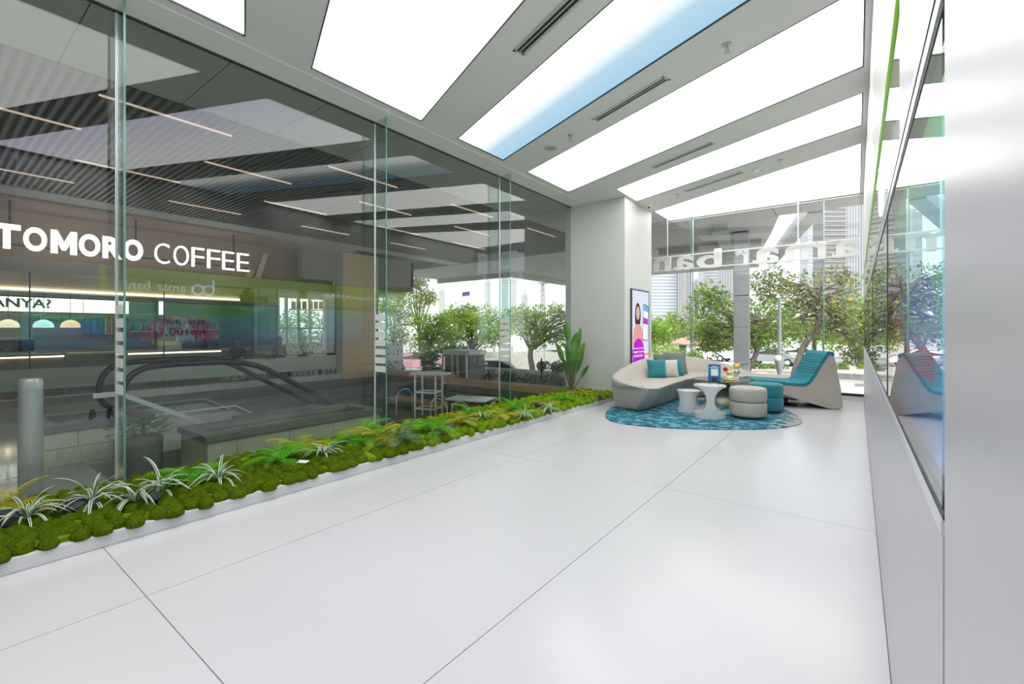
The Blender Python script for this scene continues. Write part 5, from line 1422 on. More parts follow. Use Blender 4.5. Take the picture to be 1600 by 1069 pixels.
# ================================================================== OUTDOORS
GZ = -1.60         # street level
SCL = 2.95 / 1.8    # the street trees stand beyond the roof overhang
tag(B(-5.0, 160, BY + 0.13, 400, GZ - 0.4, GZ).build('ground', M['asphalt']), 'pale paved ground outside the back window', None, None, 'structure')
tag(B(-260, -5.0, 13.4, 400, GZ - 0.4, GZ).build('ground', M['asphalt']), 'pale paved ground beyond the court', None, None, 'structure')
tag(B(-260, -20.2, -60, 13.4, -0.9, -0.45).build('ground', M['grass']), 'green ground behind the coffee shop', None, None, 'structure')

def leaves(mb, c, rad, n, size, rr, squash=0.8, shell=0.35):
    for _ in range(n):
        while True:
            d = Vector((rr.uniform(-1, 1), rr.uniform(-1, 1), rr.uniform(-1, 1)))
            if 0.05 < d.length <= 1: break
        d.normalize(); r_ = rad * (shell + (1 - shell) * rr.random() ** 0.5)
        p = Vector(c) + Vector((d.x * r_, d.y * r_, d.z * r_ * squash))
        a = (d + Vector((rr.uniform(-1, 1), rr.uniform(-1, 1), rr.uniform(-0.9, 0.5)))).normalized()
        s_ = a.cross(Vector((rr.uniform(-1, 1), rr.uniform(-1, 1), rr.uniform(-1, 1))))
        if s_.length < 1e-3: continue
        s_.normalize(); L = size * rr.uniform(0.6, 1.3)
        mb.add([p, p + a*L*0.5 + s_*L*0.24, p + a*L, p + a*L*0.5 - s_*L*0.24], [(0, 1, 2, 3)])
def tree(name, label, base, trunk, crowns, mk, leaf=0.13, n=3200, r0=0.14, group=None, seed=1, flowers=0, cat='tree', nb=26, cl=0.38, lift=0.0, sc=1.0):
    """trunk: list of offsets from base; crowns: (offset, rx, rz) blobs"""
    rr = random.Random(seed); base = Vector(base)
    trunk = [trunk[0]] + [(x * sc, y * sc, z * sc + lift) for x, y, z in trunk[1:]]; crowns = [((c[0] * sc, c[1] * sc, c[2] * sc + lift), a_ * sc, b_ * sc) for c, a_, b_ in crowns]
    r0 *= sc; cl *= sc; leaf *= sc
    t = thing(name, label, cat, base, 0, group)
    tb = MB(); tp = smooth_open([tuple(p) for p in trunk], 2); m_ = len(tp)
    tb.tube(tp, [r0 * (1.25 if i == 0 else 1 - 0.45 * i / (m_ - 1)) for i in range(m_)], 9)
    tips = []
    for k in range(nb):
        c, rx, rz = crowns[k % len(crowns)]
        c = Vector(c); s0 = Vector(tp[int(m_ * rr.uniform(0.55, 0.99))])
        d = Vector((rr.uniform(-1, 1), rr.uniform(-1, 1), rr.uniform(-0.6, 1))).normalized()
        e = c + Vector((d.x * rx, d.y * rx, d.z * rz)) * rr.uniform(0.55, 0.95)
        mid = s0.lerp(e, 0.5) + Vector((rr.uniform(-.15, .15), rr.uniform(-.15, .15), rr.uniform(-.05, .2))) * rx * 0.6
        br = smooth_open([tuple(s0), tuple(mid), tuple(e)], 1)
        tb.tube(br, [r0 * (0.42 - 0.36 * i / (len(br)-1)) for i in range(len(br))], 5); tips.append(e)
    tb.build('trunk', M['bark'], t, 60, fix=False)
    lf = MB(); nc = max(len(tips), int(n / 70))
    for k in range(nc):
        if k < len(tips): p = tips[k]
        else:
            c, rx, rz = crowns[rr.randrange(len(crowns))]
            d = Vector((rr.uniform(-1, 1), rr.uniform(-1, 1), rr.uniform(-1, 1))).normalized() * rr.uniform(0.3, 1.0) ** 0.5
            p = Vector(c) + Vector((d.x * rx, d.y * rx, d.z * rz))
        leaves(lf, p, cl * rr.uniform(0.7, 1.25), int(n / nc), leaf, rr)
    lf.build('foliage', M[mk], t, fix=False)['kind'] = 'stuff'
    if flowers:
        fl = MB()
        for _ in range(flowers):
            c, rx, rz = crowns[rr.randrange(len(crowns))]
            d = Vector((rr.uniform(-1, 1), -abs(rr.uniform(0.2, 1)), rr.uniform(-1, 1))).normalized()
            leaves(fl, Vector(c) + Vector((d.x*rx, d.y*rx, d.z*rz)) * 1.02, 0.08, 26, 0.07, rr)
        fl.build('flowers', M['flower'], t, fix=False)['kind'] = 'stuff'
    return t
def P(px, dist): v = at(px, CY, dist); return (v.x, v.y, GZ)
def dz(py, dist): return H + (CY - py) / F * dist - GZ           # height above ground of pixel row at that distance

# --- trees by the back window
d = 15.5 * SCL
tree('flowering_tree', 'spreading tree with yellow flowers outside the back window, behind the lounge chair', P(1240, d * 1.12), [(0, 0, 0), (0.05, 0, 0.5), (0.30, 0.1, 1.4), (0.78, 0.1, 2.0), (0.72, 0, 2.9), (0.35, 0, 3.3)],
     [((0.75, 0, 3.05), 1.15, 0.75), ((-0.5, 0, 2.85), 0.95, 0.75), ((1.6, 0.3, 2.1), 0.95, 0.8), ((0.2, 0.5, 1.9), 0.9, 0.6), ((-0.9, 0.2, 3.5), 0.6, 0.5), ((2.0, 0.3, 1.2), 0.6, 0.5)], 'leafC', 0.13, 6200, 0.12, None, 3, 22, nb=34, cl=0.36, sc=SCL * 1.12, lift=-0.354)
tree('round_crowned_tree', 'dark green tree outside the back window, beside the grey clad post', P(1163, d * 0.90), [(0, 0, 0), (0.1, 0, 0.5), (0.42, 0, 1.1), (0.30, 0, 1.6), (0.48, 0, 2.2)],
     [((-0.9, 0, 2.35), 0.95, 0.75), ((-0.5, 0, 1.5), 0.9, 0.6), ((0.55, 0.3, 2.3), 0.85, 0.7), ((-1.05, 0, 1.5), 0.6, 0.5), ((0.4, 0.3, 1.5), 0.6, 0.4), ((-1.1, 0.1, 3.1), 0.4, 0.35)], 'leafA', 0.13, 6500, 0.10, None, 4, 0, nb=30, cl=0.36, sc=SCL * 0.90, lift=0.295)
tree('bushy_tree', 'bright light green tree at the right wall end of the back window', P(1350, 24 * SCL), [(0, 0, 0), (0, 0, 1.4), (0.2, 0, 2.2)],
     [((0, 0, 2.6), 1.6, 1.0), ((-0.9, 0, 1.7), 1.2, 0.9), ((1.0, 0, 1.8), 1.4, 1.0)], 'leafB', 0.20, 4200, 0.16, None, 5, 8, cl=0.5, sc=SCL)
tree('bushy_tree', 'bright green tree behind the flowering tree', P(1272, 30 * SCL), [(0, 0, 0), (0, 0, 1.2), (0.2, 0, 2.0)],
     [((0, 0, 2.0), 2.0, 0.9), ((-1.6, 0, 1.6), 1.5, 0.8), ((1.8, 0, 1.7), 1.5, 0.8)], 'leafB', 0.22, 3800, 0.16, None, 6, cl=0.55, sc=SCL)
tree('bushy_tree', 'pale green tree between the two nearest trunks', P(1200, 36 * SCL), [(0, 0, 0), (0, 0, 1.0), (0.2, 0, 2.0)],
     [((0, 0, 1.9), 1.7, 0.9), ((-1.2, 0, 1.4), 1.3, 0.8)], 'leafB', 0.22, 2600, 0.14, None, 16, cl=0.5, sc=SCL)
# far woodland left of the back window
for i, (px, dist, top, rx) in enumerate(((1022, 62, 496, 3.6), (1044, 106, 503, 5.0), (1066, 84, 480, 4.5), (1090, 66, 494, 3.6), (1112, 76, 500, 4), (1136, 90, 498, 4.5), (1004, 78, 498, 4))):
    ht = dz(top, dist)
    tree('woodland_tree', 'dense green woodland tree behind the low white house', P(px, dist), [(0, 0, 0), (0, 0, ht * 0.5), (0.2, 0, ht * 0.7)],
         [((0, 0, ht * 0.68), rx * 0.8, ht * 0.30), ((-rx * 0.4, 0, ht * 0.42), rx * 0.6, ht * 0.25), ((rx * 0.4, 0, ht * 0.42), rx * 0.6, ht * 0.25)], 'leafA' if i % 2 else 'leafB', 0.45, 1900, 0.25, 'woodland behind the low house', 20 + i, cl=1.15, nb=12)
def bush(name, label, px, dist, rx, ht, mk, n, leaf, group=None, seed=1, z=None, flat=False):
    rr = random.Random(seed); b = P(px, dist); b = (b[0], b[1], GZ if z is None else z)
    t = thing(name, label, 'shrub', b, 0, group)
    st = MB()
    for k in range(5):
        a = k * 1.26; st.tube([(0, 0, 0), (math.cos(a) * rx * 0.3, math.sin(a) * rx * 0.3, ht * 0.6)], [0.03, 0.012], 5)
    st.build('stem', M['bark'], t)
    lf = MB()
    for k in range(max(8, n // 60)):
        a, r_ = rr.uniform(0, 6.28), rx * rr.random() ** 0.5
        zz_ = ht * rr.uniform(0.25, 1.0) * (1 - 0.5 * (r_ / rx) ** 2) if not flat else ht * rr.uniform(0.75, 1.0)
        leaves(lf, (math.cos(a) * r_, math.sin(a) * r_, zz_), rx * 0.3, 60, leaf, rr)
    lf.build('foliage', M[mk], t, fix=False)['kind'] = 'stuff'
bush('mounded_bush', 'smooth green mounded bush outside the window behind the sofa cushions', 1034, 38.8, 1.9, dz(533, 38.8), 'leafB', 1500, 0.2, None, 1)
bush('banana_clump', 'pale broad leaved clump before the low house', 1076, 42, 1.0, dz(548, 42), 'leafB', 500, 0.4, None, 2)
for i, px in enumerate((1098, 1126, 1152, 1187, 1216, 1262, 1312, 1350)):
    bush('low_shrub', 'low light green shrub along the street wall', px, 35.0 + 0.4 * (i % 3), 0.6, dz(566 + (i % 3) * 4, 35.5), 'leafB' if i % 2 else 'leafA', 500, 0.16, 'shrubs along the street wall', 30 + i)
# low house
q = P(1092, 54); hs = thing('low_house', 'low white house with a reddish roof beyond the street', 'house', q, YAW * 0 + R(-18))
hw = 7.0
B(-hw/2, hw/2, 0, 4, 0, dz(538, 54)).build('wall', M['white'], hs)
ro2 = MB(); z_ = dz(538, 54); ro2.add([(-hw/2-0.3, -0.4, z_), (hw/2+0.3, -0.4, z_), (hw/2+0.3, 4.4, z_), (-hw/2-0.3, 4.4, z_), (-hw/2-0.3, 2, z_+0.7), (hw/2+0.3, 2, z_+0.7)], [(0,1,5,4),(3,4,5,2),(0,4,3),(1,2,5),(0,3,2,1)])
ro2.build('roof', pbr('red_roof', (0.42, 0.22, 0.16), 0.8, col2=(0.5, 0.3, 0.22), scale=3), hs)
for k in (-2.2, 0, 2.2): B(k-0.5, k+0.5, -0.03, 0, 0.4, 1.2).build('window', M['carglass'], hs)
# street wall with panels outside the back window
sw = thing('street_wall', 'long pale concrete boundary wall outside the back window', 'wall', (0, 0, GZ))
swt = dz(579, 31.0)
for k in range(16):
    xa = -16 + k * 1.75; yy = 34.6
    B(xa + 0.01, xa + 1.74, yy, yy + 0.14, 0, swt).build('wall_panel', M['concrete'], sw)
B(-16, 12, 34.55, 34.8, swt, swt + 0.08).build('coping', M['concrete'], sw)
lg_ = thing('hood_block', 'low white ledge with a dark inset, standing in for a car hood just outside the window at the right wall', 'block', (0, 0, GZ))  # white block put in place of a parked car's hood
a_, b_ = P(1312, 13.2), P(1362, 13.2)
B(a_[0], b_[0] + 0.8, a_[1], a_[1] + 1.0, 0, dz(603, 13.2)).build('body', M['white'], lg_, bevel=0.05)
B(a_[0] + 0.35, b_[0] + 0.5, a_[1] + 0.15, a_[1] + 0.8, dz(603, 13.2), dz(603, 13.2) + 0.02).build('dark_inset', M['granite'], lg_)

# zinc clad post
q = P(1159, 12.4)
t = thing('clad_post', 'tall grey metal clad square post outside the back window', 'post', q, R(8))
zz_ = 0.0; seg = [0, 1.0, 2.05, 3.05, 3.9, 4.75, 5.61]
B(-0.15, 0.15, -0.15, 0.15, 0, SZ - GZ - 0.03).build('core', M['dark'], t)
for a, b in zip(seg[:-1], seg[1:]): B(-0.19, 0.19, -0.19, 0.19, a + 0.005, b - 0.005).build('metal_cladding', M['zinc'], t, bevel=0.01)
# lamp post with globe
q = P(1218, 14.0)
t = thing('garden_lamp', 'thin grey lamp post with a globe, between two trees', 'lamp post', q)
MB().tube([(0, 0, 0), (0, 0, dz(466, 14.0))], 0.045, 10).build('post', M['zinc'], t, 60)
MB().lathe([(0.03, dz(590, 14.0)), (0.14, dz(566, 14.0)), (0.14, dz(564, 14.0))], 20).build('lamp_bowl', M['zinc'], t, 60)
MB().sphere((-0.04, -0.05, dz(560, 14.0)), 0.10, 16, 10).build('globe', M['whiteplain'], t, 60)

# cars
def car(px, dist, rz, mk, label, z=None, group='parked cars'):
    b = P(px, dist); t = thing('parked_car', label, 'car', (b[0], b[1], GZ if z is None else z), rz, group)
    prof = [(-2.1, 0.35), (-2.12, 0.62), (-2.0, 0.85), (-1.75, 0.95), (-1.25, 1.36), (-0.7, 1.47), (0.2, 1.46), (0.65, 1.36), (1.15, 0.98), (1.9, 0.84), (2.1, 0.62), (2.12, 0.35)]
    def side(y, w): return [(x, y * (w if z_ > 1.0 else 1.0), z_) for x, z_ in prof]
    mb = MB(); n_ = len(prof); a, c = side(-0.85, 0.82), side(0.85, 0.82)
    mb.add(a + c, [tuple(range(n_)), tuple(range(2*n_-1, n_-1, -1))] + [(i, (i+1) % n_, n_+(i+1) % n_, n_+i) for i in range(n_)])
    mb.build('body', M[mk], t, 40, 0.03, 2)
    for s_ in (-1, 1):
        w = MB(); q_ = [(-1.35, 0.98), (-1.12, 1.33), (-0.65, 1.41), (0.18, 1.40), (0.55, 1.32), (0.95, 0.98)]
        w.add([(x, s_*(0.862 if z_ < 1.0 else 0.72), z_) for x, z_ in q_] + [(x, s_*(0.85 if z_ < 1.0 else 0.70), z_) for x, z_ in q_], [tuple(range(6)), tuple(range(11, 5, -1))] + [(i, (i+1) % 6, 6+(i+1) % 6, 6+i) for i in range(6)])
        w.build('side_window', M['carglass'], t)
    for x0, z0, x1, z1, nm in ((0.70, 1.345, 1.12, 1.01, 'windscreen'), (-1.30, 1.33, -1.72, 0.985, 'rear_window')):
        w = MB(); w.add([(x0, -0.66, z0 + 0.01), (x0, 0.66, z0 + 0.01), (x1, 0.76, z1 + 0.01), (x1, -0.76, z1 + 0.01), (x0, -0.66, z0 - 0.02), (x0, 0.66, z0 - 0.02), (x1, 0.76, z1 - 0.02), (x1, -0.76, z1 - 0.02)], [(0,1,2,3),(7,6,5,4),(0,4,5,1),(1,5,6,2),(2,6,7,3),(3,7,4,0)])
        w.build(nm, M['carglass'], t)
    for x in (-1.3, 1.3):
        for s_ in (-1, 1):
            wh = MB(); wh.lathe([(0.20, -0.10), (0.30, -0.10), (0.32, -0.06), (0.32, 0.06), (0.30, 0.10), (0.20, 0.10)], 20)
            wh.v = [(x + p[0], s_*0.78 + p[2], 0.32 + p[1]) for p in wh.v]; w_ = wh.build('wheel', M['tyre'], t, 40)
            hb = MB().lathe([(0.19, -0.105), (0.19, 0.105)], 16); hb.v = [(x + p[0], s_*0.78 + p[2], 0.32 + p[1]) for p in hb.v]; hb.build('hub', M['silver'], w_, 40)
car(1110, 45, R(-10), 'carwhite', 'white car beyond the street wall, left of the clad post')
car(1207, 39, R(-6), 'carsilver', 'silver car beyond the street wall by the lamp post')
car(1255, 42, R(-4), 'carwhite', 'white car beyond the street wall behind the lounge chair')

# --- garden seen through the left glass wall
bed = tag(B(-13.9, -5.02, 10.15, 15.6, -0.95 - 0.65, -0.27).build('planting_bed', M['sunk']), 'raised soil bed behind the timber capped wall', None, None, 'structure')
lw = thing('timber_capped_wall', 'dark louvred garden wall with a pinkish timber cap', 'wall', (-9.9, 9.75, -0.95))
B(0, 4.75, 0.06, 0.40, 0, 0.70).build('core', M['dark'], lw)
B(-0.04, 4.78, -0.06, 0.42, 0.70, 0.86).build('timber_cap', M['timber'], lw)
B(0, 4.75, 0.03, 0.06, 0.50, 0.69).build('dark_panel', M['granite'], lw)
for k in range(9): B(0.02, 4.73, 0.0, 0.05, 0.03 + k*0.052, 0.055 + k*0.052).build('louvre_slat', M['granite2'], lw)
ls = thing('timber_step', 'low pinkish timber bench step in the sunken court', 'bench', (-11.8, 9.0, -0.95))
B(0, 4.4, 0, 0.55, 0.0, 0.16).build('body', M['granite'], ls)
for k in range(4): B(0, 4.4, k*0.14, k*0.14+0.13, 0.16, 0.20).build('plank', M['timber'], ls)
lw2 = thing('timber_capped_wall', 'shorter timber capped planter wall beside the bar table', 'wall', (-13.6, 11.2 - 1.0, -0.95))
B(0, 3.2, 0.05, 0.4, 0, 0.75).build('core', M['granite'], lw2); B(-0.04, 3.24, -0.04, 0.44, 0.75, 0.90).build('timber_cap', M['timber'], lw2)
# louvred enclosure with white posts
q = P(723, 15.2); q = (q[0], 11.3, -0.27)
kx = thing('louvred_enclosure', 'grey louvred plant enclosure with pale posts in the garden', 'enclosure', (onY(723, CY, 11.3).x, 11.3, -0.27))
B(-0.55, 0.55, -0.3, 0.5, 0, 0.80).build('core', M['granite'], kx)
for k in range(14): B(-0.53, 0.53, -0.34, -0.30, 0.03 + k*0.055, 0.058 + k*0.055).build('louvre_slat', M['granite2'], kx)
B(-0.62, 0.62, -0.36, 0.55, 0.80, 0.97).build('canopy', M['creamsteel'], kx, bevel=0.04)
for x in (-0.58, -0.12, 0.12, 0.52): B(x - 0.025, x + 0.025, -0.40, -0.34, 0, 0.84).build('post', M['creamsteel'], kx)
# bar-height table frame
q = G(670, 652, -0.95)
bt = thing('bar_table', 'tall cream steel bar table standing in the sunken court', 'table', (q.x, q.y, -0.95), YAW - 0.25)
tw, td, th_ = 0.62, 0.5, 1.19
B(-tw/2 - 0.12, tw/2 + 0.22, -td/2, td/2, th_ - 0.05, th_).build('top', M['creamsteel'], bt)
for x in (-tw/2 + 0.02, tw/2 - 0.02):
    for y in (-td/2 + 0.03, td/2 - 0.03): B(x - 0.02, x + 0.02, y - 0.02, y + 0.02, 0, th_ - 0.05).build('leg', M['creamsteel'], bt)
for z in (0.25, 0.68):
    for y in (-td/2 + 0.03, td/2 - 0.03): B(-tw/2, tw/2, y - 0.016, y + 0.016, z - 0.018, z + 0.018).build('cross_rail', M['creamsteel'], bt)
    for x in (-tw/2 + 0.02, tw/2 - 0.02): B(x - 0.016, x + 0.016, -td/2, td/2, z - 0.018, z + 0.018).build('cross_rail', M['creamsteel'], bt)
# second table with white top, hoops
q = G(722, 641, -0.25)
wt = thing('glass_topped_table', 'pale reflective topped low table behind the ferns', 'table', (-7.55, 8.3, -0.95), 0.3)
B(-0.55, 0.55, -0.35, 0.35, 0.62, 0.65).build('top', M['silver'], wt)
for x in (-0.45, 0.45):
    for y in (-0.28, 0.28): B(x-0.02, x+0.02, y-0.02, y+0.02, 0, 0.62).build('leg', M['black'], wt)
for k, (hx, hy, hrz) in enumerate(((-10.05, 8.3, 90), (-8.36, 8.0, 90), (-7.95, 7.60, 0), (-7.25, 7.60, 0), (-6.75, 8.3, 90))):
    h_ = MB().tube([(0.3*math.cos(a), 0, 0.55 + 0.0 + 0.3*math.sin(a)) if False else (0.28*math.cos(math.pi*j/10), 0.0, 0.42 + 0.26*math.sin(math.pi*j/10)) for j, a in enumerate([0]*11)], 0.016, 8)
    h_.tube([(0.28, 0, 0), (0.28, 0, 0.42)], 0.016, 8); h_.tube([(-0.28, 0, 0), (-0.28, 0, 0.42)], 0.016, 8)
    o = h_.build('steel_hoop', M['steel'], None, 60); o.location = (hx, hy, -0.95); o.rotation_euler = (0, 0, R(hrz))
    tag(o, 'bent dark steel hoop seat back in the sunken court', 'hoop', 'steel hoops in the court')

# garden trees
d = 15.8 * SCL
tree('spreading_tree', 'bent trunk tree with a spreading crown beside the white column', P(832, d), [(0, 0, 0), (0.02, 0, 0.45), (-0.12, 0, 0.95), (0.0, 0, 1.35), (0.25, 0, 1.75)],
     [((0.1, 0, 2.25), 0.95, 0.5), ((-0.55, 0, 2.05), 0.7, 0.5), ((0.85, 0.1, 2.1), 0.7, 0.5), ((0.6, 0, 1.55), 0.7, 0.3), ((1.4, 0.2, 2.2), 0.6, 0.5)], 'leafB', 0.10, 5200, 0.12, None, 41, nb=30, cl=0.26, sc=SCL)
d = 18.5 * SCL
tree('clipped_tree', 'broad clipped tree mass behind the louvred enclosure', P(738, d), [(0, 0, 0), (0.05, 0, 0.8), (-0.1, 0, 1.4)],
     [((-0.6, 0, 2.0), 1.0, 0.7), ((0.6, 0, 2.1), 1.0, 0.65), ((0, 0, 2.4), 0.9, 0.5), ((1.1, 0, 1.7), 0.6, 0.5)], 'leafB', 0.12, 5200, 0.12, None, 42, cl=0.32, sc=SCL)
tree('clipped_tree', 'green tree just right of the coffee shop corner', P(670, 25.5), [(0, 0, 0), (0.1, 0, 0.7), (0, 0, 1.3)],
     [((0, 0, 1.9), 0.75, 0.65), ((0.5, 0, 1.5), 0.6, 0.6), ((-0.4, 0, 1.3), 0.5, 0.5)], 'leafB', 0.12, 3000, 0.09, None, 43, cl=0.30, sc=1.38, lift=0.45)
tree('clipped_tree', 'green tree between the shop corner tree and the clipped mass', P(703, 22.5 * SCL), [(0, 0, 0), (0.1, 0, 0.7), (0, 0, 1.5)],
     [((0, 0, 2.3), 0.9, 0.6), ((0.2, 0, 1.6), 0.9, 0.5)], 'leafA', 0.14, 2600, 0.09, None, 45, cl=0.33, sc=SCL)
tree('tall_tree', 'tall airy tree rising behind the coffee shop corner', P(655, 36), [(0, 0, 0), (0.05, 0, 1.8), (0, 0, 3.2)],
     [((0, 0, dz(452, 36)), 1.1, 1.0), ((0.6, 0, dz(470, 36)), 1.0, 0.7), ((-1.6, 0, dz(462, 36)), 1.4, 1.3), ((-0.6, 0, dz(440, 36)), 0.7, 0.6)], 'leafC', 0.22, 2300, 0.13, None, 44, cl=0.55)
tree('tall_tree', 'green tree behind the glass corner of the coffee shop', P(615, 34), [(0, 0, 0), (0.05, 0, 1.2), (0, 0, 2.2)],
     [((0, 0, dz(500, 34)), 1.7, 1.1), ((0.2, 0, dz(470, 34)), 1.3, 1.0), ((0, 0, dz(530, 34)), 1.4, 0.9)], 'leafA', 0.21, 3600, 0.09, None, 46, cl=0.56)
bush('pine_shrub', 'flat topped dark pine shrub above the louvred enclosure', 714, 22.2, 0.95, dz(547, 22.2), 'leafE', 1500, 0.15, None, 50, flat=True)
bush('pine_shrub', 'small cloud pruned pine near the spreading tree', 867, 14.6, 0.42, dz(570, 14.6) - 1.33, 'leafE', 1100, 0.07, None, 51, z=-0.27, flat=True)
bush('palm_tuft', 'feathery palm tuft beside the bar table', 665, 20.0, 0.6, dz(545, 20.0), 'leafE', 500, 0.3, None, 52)
bush('palm_tuft', 'small round tree top far beyond the clipped trees', 772, 55, 1.8, dz(474, 55), 'leafA', 700, 0.25, None, 53)
# hedge along the bed
for i in range(9):
    x = -8.9 + i * 0.42
    rr = random.Random(60 + i); t = thing('hedge_plant', 'low dark green hedge plant on the timber capped bed', 'shrub', (x, 10.6 + 0.15 * (i % 2), -0.27), 0, 'hedge plants on the bed')
    MB().tube([(0, 0, 0), (0, 0, 0.25)], 0.02, 5).build('stem', M['bark'], t)
    lf = MB()
    for k in range(9): leaves(lf, (rr.uniform(-0.2, 0.2), rr.uniform(-0.25, 0.25), rr.uniform(0.12, 0.34)), 0.16, 55, 0.055, rr)
    lf.build('foliage', M['leafD'], t, fix=False)['kind'] = 'stuff'
# round sign on a post
q = (P(846, 15.2)[0], P(846, 15.2)[1], -0.27)
t = thing('round_sign', 'small grey round sign seen from behind on a dark post', 'sign', q, YAW)
MB().tube([(0, 0, 0), (0, 0, dz(560, 15.2) - 1.33)], 0.025, 8).build('post', M['black'], t, 60)
ds = MB().lathe([(0.17, -0.01), (0.17, 0.01)], 28); ds.v = [(p[0], p[2], p[1] + dz(572, 15.2) - 1.33) for p in ds.v]; ds.build('disc', M['zinc'], t, 40)
# garden boundary wall, canopies and cars beyond
gw2 = thing('garden_wall', 'pale pink panelled wall behind the spreading tree', 'wall', P(815, 34), YAW - 0.05)
for k in range(9): B(-5.2 + k*1.15, -5.2 + k*1.15 + 1.12, 0, 0.16, 0, dz(550, 34)).build('wall_panel', M['concrete'], gw2)
for i, (px, dist, w, lab) in enumerate(((800, 46, 11.0, 'long white parking canopy behind the spreading tree'), (655, 48, 7, 'white parking canopy near the coffee shop corner'))):
    q = P(px, dist); t = thing('parking_canopy', lab, 'canopy', q, YAW)
    B(-w/2, w/2, -1.2, 1.2, dz(541, dist), dz(537, dist)).build('roof', M['white'], t)
    for x in (-w/2 + 0.2, 0, w/2 - 0.2): MB().tube([(x, 0, 0), (x, 0, dz(540, dist))], 0.05, 8).build('post', M['zinc'], t)
for px, dist, rz, mk, lab in ((772, 24.0, YAW + 0.1, 'carwhite', 'white car beside the louvred enclosure'), (655, 33, YAW + 0.2, 'carred', 'pale pink car near the coffee shop corner'), (690, 41, YAW, 'carwhite', 'white car behind the green trees by the shop'),
                              (866, 37, YAW + 0.2, 'carsilver', 'silver car beyond the pale pink wall'), (896, 41, YAW + 0.2, 'carwhite', 'white car beyond the pale pink wall')):
    car(px, dist, rz, mk, lab)
# flag, mast
q = P(722, 60); t = thing('flagpole', 'thin flagpole with a purple flag far beyond the trees', 'flag', q, YAW)
MB().tube([(0, 0, 0), (0, 0, dz(448, 60))], 0.05, 6).build('pole', M['zinc'], t)
fl = MB(); fz_ = dz(462, 60)
for i in range(7): fl.add([(0.05 + i*0.16, 0.04*math.sin(i), fz_ - 0.1 + 0.02*i), (0.05 + i*0.16, 0.04*math.sin(i), fz_ + 0.45 + 0.02*i)], [])
for i in range(6): fl.f.append((2*i, 2*i+2, 2*i+3, 2*i+1)); fl.mi.append(0)
fl.build('flag_cloth', pbr('purple_flag', (0.06, 0.04, 0.20), 0.8), t, fix=False)
q = P(848, 75); t = thing('radio_mast', 'grey lattice radio mast behind the spreading tree', 'mast', q, YAW)
ms = MB(); zt2 = dz(434, 75)
for (x, y) in ((-0.5, -0.5), (0.5, -0.5), (0, 0.5)): ms.tube([(x, y, 0), (x*0.35, y*0.35, zt2)], 0.09, 5)
for k in range(14):
    u = k / 14; w = 0.5 * (1 - 0.65*u); ms.bar((-w, -w, zt2*u), (w, -w, zt2*(u + 0.07)), 0.06); ms.bar((w, -w, zt2*u), (0, w, zt2*(u + 0.07)), 0.06)
ms.build('lattice', M['zinc'], t); B(-0.8, 0.8, -0.6, 0.6, zt2 - 1.0, zt2 - 0.85).build('platform', M['zinc'], t)

# ------------------------------------------------------------------ skyscrapers
def tower(px0, px1, top, dist, label, col, col2, rough=0.25, metal=0.2, floors=True, vert=False, depth=None, step=9):
    a, b = at(px0, CY, dist), at(px1, CY, dist); w = (b - a).length; c = (a + b) / 2
    t = thing('tower', label, 'skyscraper', (c.x, c.y, GZ), YAW)
    h = dz(top, dist); dp = depth or w * 0.8
    mname = 'tower_%d' % px0
    B(-w/2, w/2, 0, dp, 0, h).build('facade', pbr(mname, col, rough, metal=metal), t)
    m2 = pbr(mname + '_band', col2, 0.5)
    fh = step / F * dist
    if floors:
        z = fh; n_ = 0; me = B(-w/2 - 0.1, w/2 + 0.1, -0.25, dp * 0.2, 0, fh * 0.32).mesh('spandrel', m2)
        while z < h - fh * 0.3 and n_ < 60: link('spandrel', me, t, loc=(0, 0, z)); z += fh; n_ += 1
    if vert:
        n_ = max(3, int((px1 - px0) / 4)); me = B(-w/n_*0.14, w/n_*0.14, -0.4, 0, 0, h).mesh('vertical_fin', m2)
        for k in range(n_ + 1): link('vertical_fin', me, t, loc=(-w/2 + w*k/n_, 0, 0))
    B(-w*0.3, w*0.3, dp*0.2, dp*0.8, h, h + fh).build('roof_plant', m2, t)
    return t
tower(1288, 1322, 318, 170, 'grey stone tower with horizontal bands seen above the flowering tree', (0.20, 0.20, 0.20), (0.28, 0.28, 0.28), 0.4, 0.0, True, False, step=7)
tower(1321, 1372, 300, 200, 'tall pale glass tower with vertical fins at the right wall', (0.31, 0.34, 0.38), (0.43, 0.44, 0.46), 0.25, 0.15, False, True)
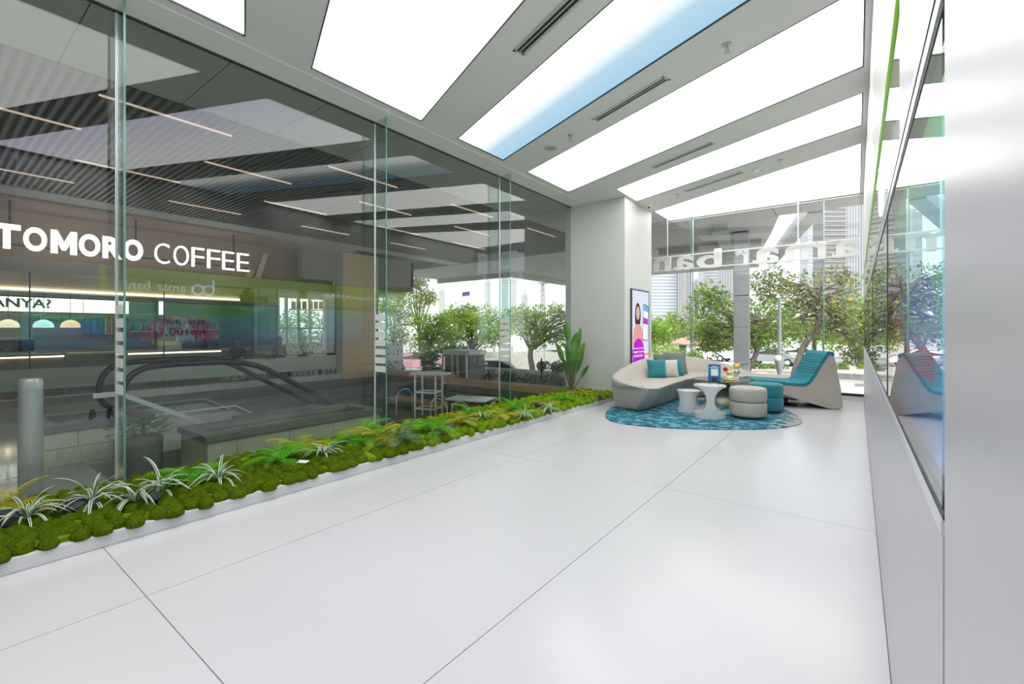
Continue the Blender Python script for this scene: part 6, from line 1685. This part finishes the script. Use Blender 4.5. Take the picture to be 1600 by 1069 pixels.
tower(1000, 1059, 360, 210, 'pale blue glass tower behind the sofa end of the window', (0.42, 0.47, 0.53), (0.47, 0.50, 0.54), 0.25, 0.15, True, False, step=5)
tower(1060, 1069, 380, 205, 'slim grey shaft beside the pale blue glass tower', (0.25, 0.27, 0.28), (0.43, 0.44, 0.45), 0.3, 0.2, False, True)
tower(1071, 1079, 370, 230, 'second slim pale shaft beside the blue glass tower', (0.39, 0.40, 0.42), (0.30, 0.31, 0.33), 0.3, 0.2, False, True)
tower(1086, 1101, 440, 260, 'short cream tower between glass towers', (0.33, 0.33, 0.31), (0.39, 0.39, 0.38), 0.5, 0.0, True, False, step=5)
tower(1100, 1128, 400, 240, 'pale striped tower beyond the dark green tree', (0.40, 0.44, 0.48), (0.46, 0.48, 0.50), 0.3, 0.15, True, False, step=5)
tower(1130, 1150, 405, 225, 'white ribbed tower next to the clad post', (0.41, 0.42, 0.43), (0.31, 0.34, 0.37), 0.3, 0.3, False, True)
tower(1262, 1286, 350, 300, 'faint pale blue tower left of the grey stone tower', (0.38, 0.41, 0.44), (0.43, 0.45, 0.46), 0.3, 0.15, True, False, step=6)
for i, (a, b, top, lab) in enumerate(((686, 694, 455, 'faint slim tower beyond the flag'), (757, 766, 440, 'faint pale tower left of the third glass fin'), (784, 794, 430, 'faint tall tower behind the third glass fin'), (797, 807, 436, 'faint twin tower right of the third glass fin'), (815, 824, 460, 'faint low tower by the radio mast'))):
    tower(a, b, top, 420, lab, (0.40, 0.41, 0.42), (0.45, 0.46, 0.47), 0.4, 0.2, True, False, step=4)
# dark green trees behind the cafe window
for i, px in enumerate((434, 466, 502)):
    q = onX(px, CY, -24.0 - 3.4 * (i % 2) - 0.6 * i)
    tree('cafe_garden_tree', 'green tree seen through the cafe back window', (q.x, q.y, -0.45), [(0, 0, 0), (0, 0, 1.0), (0.1, 0, 1.6)], [((0, 0, 2.0), 1.3, 0.9), ((0.3, 0, 1.2), 1.2, 0.6)], 'leafA', 0.2, 1200, 0.1, 'trees behind the cafe window', 70 + i, cl=0.45, nb=8)
